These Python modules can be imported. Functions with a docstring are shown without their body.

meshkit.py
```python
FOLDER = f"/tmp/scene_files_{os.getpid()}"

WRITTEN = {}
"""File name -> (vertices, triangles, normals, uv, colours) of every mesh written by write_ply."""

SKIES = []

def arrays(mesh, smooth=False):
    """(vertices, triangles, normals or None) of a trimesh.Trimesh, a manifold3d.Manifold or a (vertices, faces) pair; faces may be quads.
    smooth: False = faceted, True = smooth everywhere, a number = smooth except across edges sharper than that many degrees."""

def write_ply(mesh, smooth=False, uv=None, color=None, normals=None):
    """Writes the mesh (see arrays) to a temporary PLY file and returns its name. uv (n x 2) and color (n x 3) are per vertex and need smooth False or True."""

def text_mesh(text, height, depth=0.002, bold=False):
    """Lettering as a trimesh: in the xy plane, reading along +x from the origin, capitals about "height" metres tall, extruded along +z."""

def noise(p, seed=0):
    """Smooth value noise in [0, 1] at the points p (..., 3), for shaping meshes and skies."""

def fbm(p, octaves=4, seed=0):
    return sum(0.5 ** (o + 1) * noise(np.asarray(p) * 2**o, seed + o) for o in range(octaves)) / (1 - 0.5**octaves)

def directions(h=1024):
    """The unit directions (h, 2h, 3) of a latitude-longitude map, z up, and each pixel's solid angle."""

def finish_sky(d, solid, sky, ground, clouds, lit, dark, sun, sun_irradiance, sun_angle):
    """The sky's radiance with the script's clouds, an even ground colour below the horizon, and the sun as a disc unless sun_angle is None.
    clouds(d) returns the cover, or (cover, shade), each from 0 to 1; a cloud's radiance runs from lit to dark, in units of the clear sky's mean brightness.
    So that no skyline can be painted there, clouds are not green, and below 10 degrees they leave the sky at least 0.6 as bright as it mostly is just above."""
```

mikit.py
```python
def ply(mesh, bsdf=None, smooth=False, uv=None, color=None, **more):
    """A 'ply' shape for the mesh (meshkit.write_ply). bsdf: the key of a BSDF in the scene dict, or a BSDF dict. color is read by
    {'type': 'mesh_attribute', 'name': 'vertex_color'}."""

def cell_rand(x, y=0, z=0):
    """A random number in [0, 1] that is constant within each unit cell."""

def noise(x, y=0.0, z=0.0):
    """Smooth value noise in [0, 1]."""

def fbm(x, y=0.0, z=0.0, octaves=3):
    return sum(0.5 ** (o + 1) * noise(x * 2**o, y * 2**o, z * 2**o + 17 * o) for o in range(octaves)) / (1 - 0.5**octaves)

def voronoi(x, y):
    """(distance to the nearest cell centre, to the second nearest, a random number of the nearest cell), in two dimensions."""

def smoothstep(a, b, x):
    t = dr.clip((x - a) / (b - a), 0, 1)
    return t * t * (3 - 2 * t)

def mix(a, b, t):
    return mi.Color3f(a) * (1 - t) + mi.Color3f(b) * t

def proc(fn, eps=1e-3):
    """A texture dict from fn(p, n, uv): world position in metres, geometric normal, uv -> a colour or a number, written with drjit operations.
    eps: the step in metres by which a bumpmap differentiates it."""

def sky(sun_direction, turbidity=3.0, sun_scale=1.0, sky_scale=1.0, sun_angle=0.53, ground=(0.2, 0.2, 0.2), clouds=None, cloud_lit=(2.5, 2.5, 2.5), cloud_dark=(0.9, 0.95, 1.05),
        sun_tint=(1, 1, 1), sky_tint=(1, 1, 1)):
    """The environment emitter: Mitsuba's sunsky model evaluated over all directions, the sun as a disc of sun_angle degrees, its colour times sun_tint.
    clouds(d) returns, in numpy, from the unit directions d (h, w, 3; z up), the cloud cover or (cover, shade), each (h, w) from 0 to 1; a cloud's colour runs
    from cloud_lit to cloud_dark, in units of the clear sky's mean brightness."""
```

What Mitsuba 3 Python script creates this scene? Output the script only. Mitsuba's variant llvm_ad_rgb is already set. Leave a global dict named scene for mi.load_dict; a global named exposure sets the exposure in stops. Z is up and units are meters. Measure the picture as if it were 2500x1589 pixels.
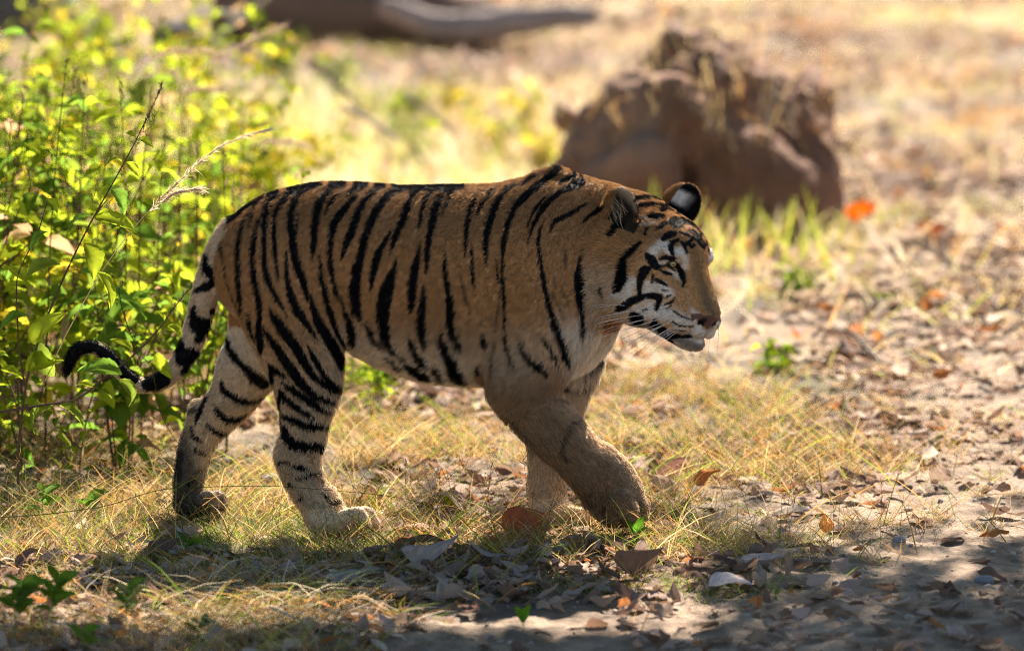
import math, random
import numpy as np, trimesh, mitsuba as mi, drjit as dr
import mikit, meshkit
from scipy.ndimage import gaussian_filter
from scipy.interpolate import PchipInterpolator
from scipy.sparse import coo_matrix
T = mi.ScalarTransform4f
rng = np.random.default_rng(7)

# ---------------------------------------------------------------- camera, sky, exposure
F_PX, CAM_D, CAM_H, CAM_PITCH = 10800.0, 11.8, 2.40, np.radians(8.90)      # focal length in photo pixels, distance, height, tilt
FWD = np.array([0, np.cos(CAM_PITCH), -np.sin(CAM_PITCH)])
UPV = np.array([0, np.sin(CAM_PITCH), np.cos(CAM_PITCH)])
EYE = np.array([0, -CAM_D, CAM_H])
scene, labels = {}, {}
scene['camera'] = {'type': 'thinlens', 'to_world': T().look_at(origin=EYE.tolist(), target=(EYE + FWD).tolist(), up=[0, 0, 1]),
                   'fov': float(np.degrees(2 * np.arctan(1250 / F_PX))), 'fov_axis': 'x', 'aperture_radius': 0.042, 'focus_distance': 11.85, 'near_clip': 0.5, 'far_clip': 400.0}
SUN_AZ, SUN_EL = np.radians(20), np.radians(43)
scene['sky'] = mikit.sky((np.sin(SUN_AZ) * np.cos(SUN_EL), np.cos(SUN_AZ) * np.cos(SUN_EL), np.sin(SUN_EL)), turbidity=3, sky_scale=.37, sun_tint=(.94, 1.0, 1.14), sky_tint=(1.10, 1.0, .86))
exposure = 4.0

# ---------------------------------------------------------------- tiger: implicit body
def at(u, v, y=0.0):
    """The point at depth y that the photograph shows at pixel (u, v)."""
    fw = np.array([0, np.cos(CAM_PITCH), -np.sin(CAM_PITCH)]); up = np.array([0, np.sin(CAM_PITCH), np.cos(CAM_PITCH)])
    d = fw + (u - 1250) / F_PX * np.array([1, 0, 0]) - (v - 794.5) / F_PX * up
    return np.array([0, -CAM_D, CAM_H]) + d * (y + CAM_D) / d[1]

M = 1 / 900.0                              # metres per pixel at the tiger's distance
VOX = 0.0045
LO, HI = np.array([-1.28, -0.42, -0.06]), np.array([0.66, 0.34, 1.06])
NG = np.ceil((HI - LO) / VOX).astype(int) + 1
AX = [LO[k] + VOX * np.arange(NG[k]) for k in range(3)]
FIELD = np.full(NG, 0.3, np.float32)
BONES = []                                 # (a, b, radius, limb) kept for the lie of the fur

def sub(lo, hi):
    i = [np.clip(np.array([np.floor((lo[k] - LO[k]) / VOX), np.ceil((hi[k] - LO[k]) / VOX) + 1]).astype(int), 0, NG[k]) for k in range(3)]
    s = tuple(slice(a, b) for a, b in i)
    return s, AX[0][s[0]][:, None, None].astype(np.float32), AX[1][s[1]][None, :, None].astype(np.float32), AX[2][s[2]][None, None, :].astype(np.float32)

TMP = np.full(NG, 0.3, np.float32)

def merge(s, d, k, cut=False, field=None):
    if field is not None:
        field[s] = np.minimum(field[s], d)
        return
    f = FIELD[s]
    if cut:
        d = -d
        FIELD[s] = np.maximum(f, d) + k * np.square(np.clip(1 - np.abs(f - d) / k, 0, 1)) / 4
        return
    FIELD[s] = np.minimum(f, d) - (k * np.square(np.clip(1 - np.abs(f - d) / k, 0, 1)) / 4 if k > 0 else 0)

def seg(a, b, na, nb, wa, wb, k=0.03, power=2.0, side=(0, 1, 0), field=None):
    """A tapered limb piece from a to b: na, nb its half depths seen from the side, wa, wb its half widths along `side`."""
    a, b = np.asarray(a, float), np.asarray(b, float)
    r = max(na, nb, wa, wb) + 2 * k + 0.02
    s, x, y, z = sub(np.minimum(a, b) - r, np.maximum(a, b) + r)
    ax = b - a; L = np.linalg.norm(ax); ax = ax / L
    sd = np.asarray(side, float); sd = sd - ax * (sd @ ax); sd /= np.linalg.norm(sd)
    nn = np.cross(ax, sd)
    px, py, pz = x - a[0], y - a[1], z - a[2]
    t = px * ax[0] + py * ax[1] + pz * ax[2]
    tc = np.clip(t / L, 0, 1)
    n = na + (nb - na) * tc; w = wa + (wb - wa) * tc
    over = t - tc * L
    pn = np.abs(px * nn[0] + py * nn[1] + pz * nn[2]) / n
    pw = np.abs(px * sd[0] + py * sd[1] + pz * sd[2]) / w
    m = np.minimum(n, w)
    if power == 2.0:
        q = np.sqrt(pn * pn + pw * pw + np.square(over / m))
    else:
        q = np.sqrt(np.power(pn ** power + pw ** power, 2 / power) + np.square(over / m))
    merge(s, ((q - 1) * m).astype(np.float32), k, False, field)

def chain(st, k=0.03, power=2.0, limb=None, side=(0, 1, 0)):
    """st: (u, v, y, half depth px, half width m) per station; a smooth limb through them."""
    q = np.array([[*at(u, v, y), n * M, w] for u, v, y, n, w in st])
    if len(q) > 2:
        t = np.concatenate([[0], np.cumsum(np.linalg.norm(np.diff(q[:, :3], axis=0), axis=1))])
        q = PchipInterpolator(t, q)(np.unique(np.concatenate([t, np.arange(0, t[-1], .035)]))) if len(q) > 3 or t[-1] > .1 else q
    m = q[:, 3:].max()
    S, *_ = sub(q[:, :3].min(0) - m - 2 * k - .03, q[:, :3].max(0) + m + 2 * k + .03)
    TMP[S] = 0.3
    for i in range(len(q) - 1):
        seg(q[i, :3], q[i + 1, :3], q[i, 3], q[i + 1, 3], q[i, 4], q[i + 1, 4], k, power, side, TMP)
        if limb:
            BONES.append((q[i, :3], q[i + 1, :3], m, limb))
    merge(S, TMP[S].copy(), k)

def ball(c, r, R=np.eye(3), k=0.02, cut=False):
    c, r = np.asarray(c, float), np.asarray(r, float)
    e = r.max() + 2 * k + 0.02
    s, x, y, z = sub(c - e, c + e)
    px, py, pz = x - c[0], y - c[1], z - c[2]
    q = sum(np.square((px * R[0, j] + py * R[1, j] + pz * R[2, j]) / r[j]) for j in range(3))
    q = np.sqrt(q)
    merge(s, ((q - 1) * r.min()).astype(np.float32), k, cut)

# torso: (u, top, bottom, half width)
TORSO = [(632, 494, 735, .104), (652, 478, 785, .14), (690, 468, 825, .165), (740, 456, 840, .175), (800, 446, 842, .18), (870, 447, 846, .188),
         (930, 451, 866, .198), (1000, 453, 906, .205), (1076, 453, 932, .205), (1155, 452, 938, .2), (1230, 448, 938, .192), (1290, 438, 930, .185), (1330, 428, 915, .175),
         (1365, 432, 890, .155), (1385, 450, 860, .125)]
chain([(u, (t + b) / 2, 0, (b - t) / 2, w) for u, t, b, w in TORSO], 0.02, 2.25, 'torso')
chain([(1325, 442, .0, 24, .05), (1360, 431, .0, 24, .05), (1400, 448, .0, 22, .06), (1450, 470, -.01, 24, .07), (1500, 488, -.02, 26, .08)], .03)
# neck
chain([(1350, 640, 0, 195, .16), (1430, 618, -.01, 178, .15), (1490, 604, -.02, 150, .14), (1530, 590, -.04, 125, .13)], 0.03, 2.1, 'neck')
# near hind leg
NH = -.115
chain([(672, 610, -.09, 120, .075), (700, 720, -.115, 128, .085), (725, 820, -.12, 112, .085), (742, 885, -.12, 96, .075), (749, 935, -.12, 84, .062), (749, 975, -.12, 75, .055), (744, 1016, -.12, 62, .048),
       (740, 1064, -.12, 56, .043), (731, 1109, -.12, 53, .040), (734, 1150, -.12, 52, .040), (751, 1192, -.12, 46, .040), (775, 1225, -.12, 50, .046), (795, 1256, -.12, 48, .052)], 0.025, 2.0, 'near_hind')
ball(at(688, 1112, -.115), (.018, .018, .03), k=.03)
chain([(785, 1268, -.12, 36, .058), (850, 1275, -.12, 30, .062)], .02)
for j, (dy, du) in enumerate(((-.054, -6), (-.019, 16), (.019, 14), (.054, -8))):
    chain([(840 + du * .5, 1262, -.12 + dy, 22, .016), (880 + du, 1256, -.12 + dy * 1.10, 25, .0175), (902 + du, 1280, -.12 + dy * 1.12, 15, .0155)], .004)
# far hind leg
chain([(672, 640, .07, 110, .07), (668, 760, .11, 110, .08), (640, 850, .125, 92, .075), (606, 900, .13, 80, .065), (570, 968, .13, 62, .05), (526, 1020, .13, 53, .042), (494, 1058, .13, 48, .038),
       (476, 1100, .13, 45, .036), (466, 1150, .13, 41, .035), (458, 1192, .13, 38, .038), (462, 1222, .13, 40, .046)], 0.025, 2.0, 'far_hind')
ball(at(477, 1003, .13), (.018, .018, .03), k=.03)
chain([(458, 1232, .13, 30, .055), (500, 1232, .13, 26, .058)], .02)
for dy, du in ((-.052, -10), (-.018, 8), (.018, 12), (.052, 4)):
    chain([(492 + du * .5, 1220, .13 + dy, 21, .016), (522 + du, 1214, .13 + dy * 1.10, 24, .0175), (535 + du, 1236, .13 + dy * 1.12, 15, .0155)], .004)
# near fore leg
chain([(1350, 500, -.085, 75, .05), (1350, 640, -.13, 118, .065), (1362, 765, -.15, 105, .075), (1330, 850, -.155, 92, .075), (1272, 925, -.155, 80, .072)], 0.03, 2.0, 'near_fore')
chain([(1262, 938, -.155, 76, .070), (1311, 1004, -.155, 71, .065), (1366, 1064, -.155, 66, .058), (1420, 1121, -.155, 60, .052), (1448, 1146, -.155, 62, .052)], 0.025, 2.0, 'near_fore')
chain([(1448, 1140, -.155, 62, .052), (1478, 1172, -.155, 72, .056), (1498, 1210, -.155, 74, .060), (1510, 1236, -.155, 62, .056)], 0.02, 2.0, 'near_fore')
for dy, du, dv in ((-.056, -14, 4), (-.020, 10, -6), (.020, 14, -8), (.056, -4, 0)):
    chain([(1512 + du * .5, 1218, -.155 + dy, 34, .019), (1546 + du, 1240 + dv, -.155 + dy * 1.08, 30, .0195), (1556 + du, 1270 + dv, -.155 + dy * 1.08, 19, .0165)], .006)
# far fore leg
chain([(1385, 560, .085, 80, .05), (1392, 700, .12, 90, .065), (1402, 810, .135, 74, .065), (1388, 880, .13, 76, .062), (1366, 950, .115, 70, .058), (1347, 1030, .09, 63, .052), (1338, 1090, .07, 50, .046),
       (1335, 1145, .05, 43, .042), (1334, 1200, .035, 44, .043), (1340, 1236, .03, 52, .048)], 0.025, 2.0, 'far_fore')
chain([(1344, 1248, .03, 38, .052), (1400, 1262, .03, 25, .056)], .02)
for dy, du in ((-.046, -6), (-.016, 8), (.016, 10), (.046, 0)):
    chain([(1392 + du * .5, 1254, .03 + dy, 23, .018), (1432 + du, 1258, .03 + dy * 1.12, 22, .0185), (1452 + du, 1270, .03 + dy * 1.15, 14, .0165)], .008)
# tail
TAIL_AT = [(566, 560, .0, 34), (530, 620, -.005, 33), (503, 710, -.01, 34), (487, 775, -.015, 33), (468, 835, -.02, 31), (440, 888, -.03, 28), (400, 926, -.04, 24), (350, 941, -.05, 20),
        (312, 922, -.055, 20), (285, 893, -.06, 19.5), (255, 862, -.065, 19), (222, 846, -.07, 18), (193, 850, -.07, 18), (173, 873, -.07, 17.5), (164, 900, -.07, 15), (158, 920, -.07, 7)]
chain([(u, v, y, r * .96, r * M * .96) for u, v, y, r in TAIL_AT], .01, 2.0, 'tail')
# scrotum
ball(at(552, 674, -.01), (.022, .030, .030), k=.010); ball(at(560, 716, -.01), (.024, .032, .030), k=.010)

# head: local axes f (to the nose), l (to the tiger's right, towards the road), u (up)
HS, YAW, PIT, ROLL = 1.15, np.radians(46.0), np.radians(22.0), np.radians(8.0)
fv = np.array([np.cos(PIT) * np.cos(YAW), -np.cos(PIT) * np.sin(YAW), -np.sin(PIT)])
lv = np.array([-np.sin(YAW), -np.cos(YAW), 0]); uv_ = -np.cross(fv, lv)
HR = np.stack([fv, lv * np.cos(ROLL) + uv_ * np.sin(ROLL), uv_ * np.cos(ROLL) - lv * np.sin(ROLL)], 1)
HO = np.array([.385, -.1, .772])
def hp(f, l, u):
    return HO + HR @ (np.array([f, l, u]) * HS)
def hb(f, l, u, rf, rl, ru, k=.02, cut=False, tilt=None):
    R = HR if tilt is None else HR @ tilt
    ball(hp(f, l, u), np.array([rf, rl, ru]) * HS, R, k * HS, cut)
def hseg(a, b, na, nb, wa, wb, k=.02):
    seg(hp(*a), hp(*b), na * HS, nb * HS, wa * HS, wb * HS, k * HS, 2.0, HR[:, 1])
def rot(axis, deg):
    a = np.radians(deg); c, s = np.cos(a), np.sin(a); i, j = [(1, 2), (2, 0), (0, 1)][axis]
    R = np.eye(3); R[i, i] = c; R[j, j] = c; R[i, j] = -s; R[j, i] = s
    return R
def hcut(a, b, r, k=.004):
    p, q = np.array(a), np.array(b)
    for t in np.linspace(0, 1, 14):
        hb(*(p + (q - p) * t), r, r, r, k, True)
def head():
    hb(-.01, 0, .008, .135, .100, .086, .03)
    hb(.04, 0, .045, .07, .078, .048, .03)
    hb(-.08, 0, -.03, .10, .105, .10, .04)
    for sg in (1, -1):
        hb(.035, .072 * sg, -.045, .080, .040, .060, .03)
        hb(.01, .082 * sg, -.100, .085, .045, .068, .03)
        hb(.060, .062 * sg, -.118, .065, .036, .040, .025)
        hb(.086, .049 * sg, .039, .032, .029, .018, .02)
        hseg((.183, .034 * sg, -.083), (.130, .053 * sg, -.100), .036, .032, .038, .032, .014)
        hb(.125, .046 * sg, -.050, .05, .030, .032, .03)
    hseg((.075, 0, .030), (.212, 0, -.050), .045, .024, .044, .029, .02)
    hb(.218, 0, -.058, .017, .026, .018, .010)
    hb(.200, 0, -.085, .02, .030, .02, .01)
    hseg((.176, 0, -.131), (.05, 0, -.122), .028, .045, .038, .065, .015)
    hb(.198, 0, -.131, .030, .033, .023, .012)
    for sg in (1, -1):
        hb(.216, .015 * sg, -.098, .019, .022, .020, .008)
    for sg in (1, -1):
        # eye sockets, nostrils, the line of the mouth
        hb(.126, .074 * sg, .008, .015, .013, .0075, .008, True)
        hb(.234, .018 * sg, -.064, .010, .007, .008, .004, True)
        hcut((.226, .006 * sg, -.116), (.200, .04 * sg, -.120), .003)
        hcut((.200, .04 * sg, -.120), (.12, .072 * sg, -.130), .003)
    hcut((.228, 0, -.080), (.224, 0, -.112), .004)
    for sg in (1, -1):
        T = rot(0, -24 * sg) @ rot(2, (72 if sg > 0 else 112) * sg) @ rot(1, -10)
        e = np.array([-.055, .112, .070] if sg > 0 else [-.060, -.100, .088])
        hb(*e, .020, .050, .062, .014, tilt=T)
        c = e + T @ np.array([.020, 0, .010])
        hb(*c, .024, .041, .052, .006, True, tilt=T)
EYES = [hp(.120, .067 * sg, .0095) for sg in (1, -1)]
FIELD = gaussian_filter(FIELD, 1.3)
head()

def surface(field, lo, h):
    """Naive surface nets."""
    ins = field < 0
    nx, ny, nz = field.shape
    c = [ins[i:nx - 1 + i, j:ny - 1 + j, k:nz - 1 + k] for i in (0, 1) for j in (0, 1) for k in (0, 1)]
    any_, all_ = c[0].copy(), c[0].copy()
    for q in c[1:]:
        any_ |= q; all_ &= q
    cells = np.argwhere(any_ & ~all_)
    idx = np.full((nx - 1, ny - 1, nz - 1), -1, np.int32); idx[tuple(cells.T)] = np.arange(len(cells))
    pos, cnt = np.zeros((len(cells), 3)), np.zeros(len(cells))
    corner = np.array([[i, j, k] for i in (0, 1) for j in (0, 1) for k in (0, 1)])
    val = np.stack([field[tuple((cells + o).T)] for o in corner], 1)
    for a in range(8):
        for b in range(a + 1, 8):
            if np.abs(corner[a] - corner[b]).sum() != 1: continue
            va, vb = val[:, a], val[:, b]
            m = (va < 0) != (vb < 0)
            t = np.where(m, va / np.where(m, va - vb, 1), 0)
            pos[m] += (corner[a] + t[:, None] * (corner[b] - corner[a]))[m]; cnt[m] += 1
    V = lo + h * (cells + pos / cnt[:, None])
    Q = []
    for d in range(3):
        e, f = (d + 1) % 3, (d + 2) % 3
        s0 = [slice(None)] * 3; s1 = [slice(None)] * 3
        s0[d] = slice(0, -1); s1[d] = slice(1, None)
        fl = ins[tuple(s0)] != ins[tuple(s1)]
        g = np.argwhere(fl)
        g = g[(g[:, e] > 0) & (g[:, f] > 0) & (g[:, e] < field.shape[e] - 1) & (g[:, f] < field.shape[f] - 1)]
        E, Fv = np.eye(3, dtype=int)[e], np.eye(3, dtype=int)[f]
        q = np.stack([idx[tuple(g.T)], idx[tuple((g - E).T)], idx[tuple((g - E - Fv).T)], idx[tuple((g - Fv).T)]], 1)
        Q.append(np.where(ins[tuple(g.T)][:, None], q, q[:, ::-1]))
    Q = np.vstack(Q)
    return V, np.vstack([Q[:, [0, 1, 2]], Q[:, [0, 2, 3]]])

def vnormals(V, T):
    n = np.zeros_like(V); fn = np.cross(V[T[:, 1]] - V[T[:, 0]], V[T[:, 2]] - V[T[:, 0]])
    for k in range(3): np.add.at(n, T[:, k], fn)
    return n / (np.linalg.norm(n, axis=1, keepdims=True) + 1e-20)

def relax(V, T, it=2, lam=.5):
    n = len(V); i = np.concatenate([T[:, 0], T[:, 1], T[:, 2]]); j = np.concatenate([T[:, 1], T[:, 2], T[:, 0]])
    A = coo_matrix((np.ones(len(i)), (i, j)), (n, n)).tocsr(); A = ((A + A.T) > 0).astype(float)
    d = np.asarray(A.sum(1)); 
    for _ in range(it):
        V = V + lam * ((A @ V) / d - V); V = V - (lam + .02) * ((A @ V) / d - V)
    return V
TV, TT = surface(FIELD + np.float32(.002), LO, VOX)
TV = relax(TV, TT, 4)
TN = vnormals(TV, TT)
EYE_R = .0135
for j_, e_ in enumerate(EYES):                                  # the eyeballs show between the lids
    k_ = np.argmin(np.linalg.norm(TV - e_, axis=1)); EYES[j_] = TV[k_] - TN[k_] * (EYE_R - .0064)

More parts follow.
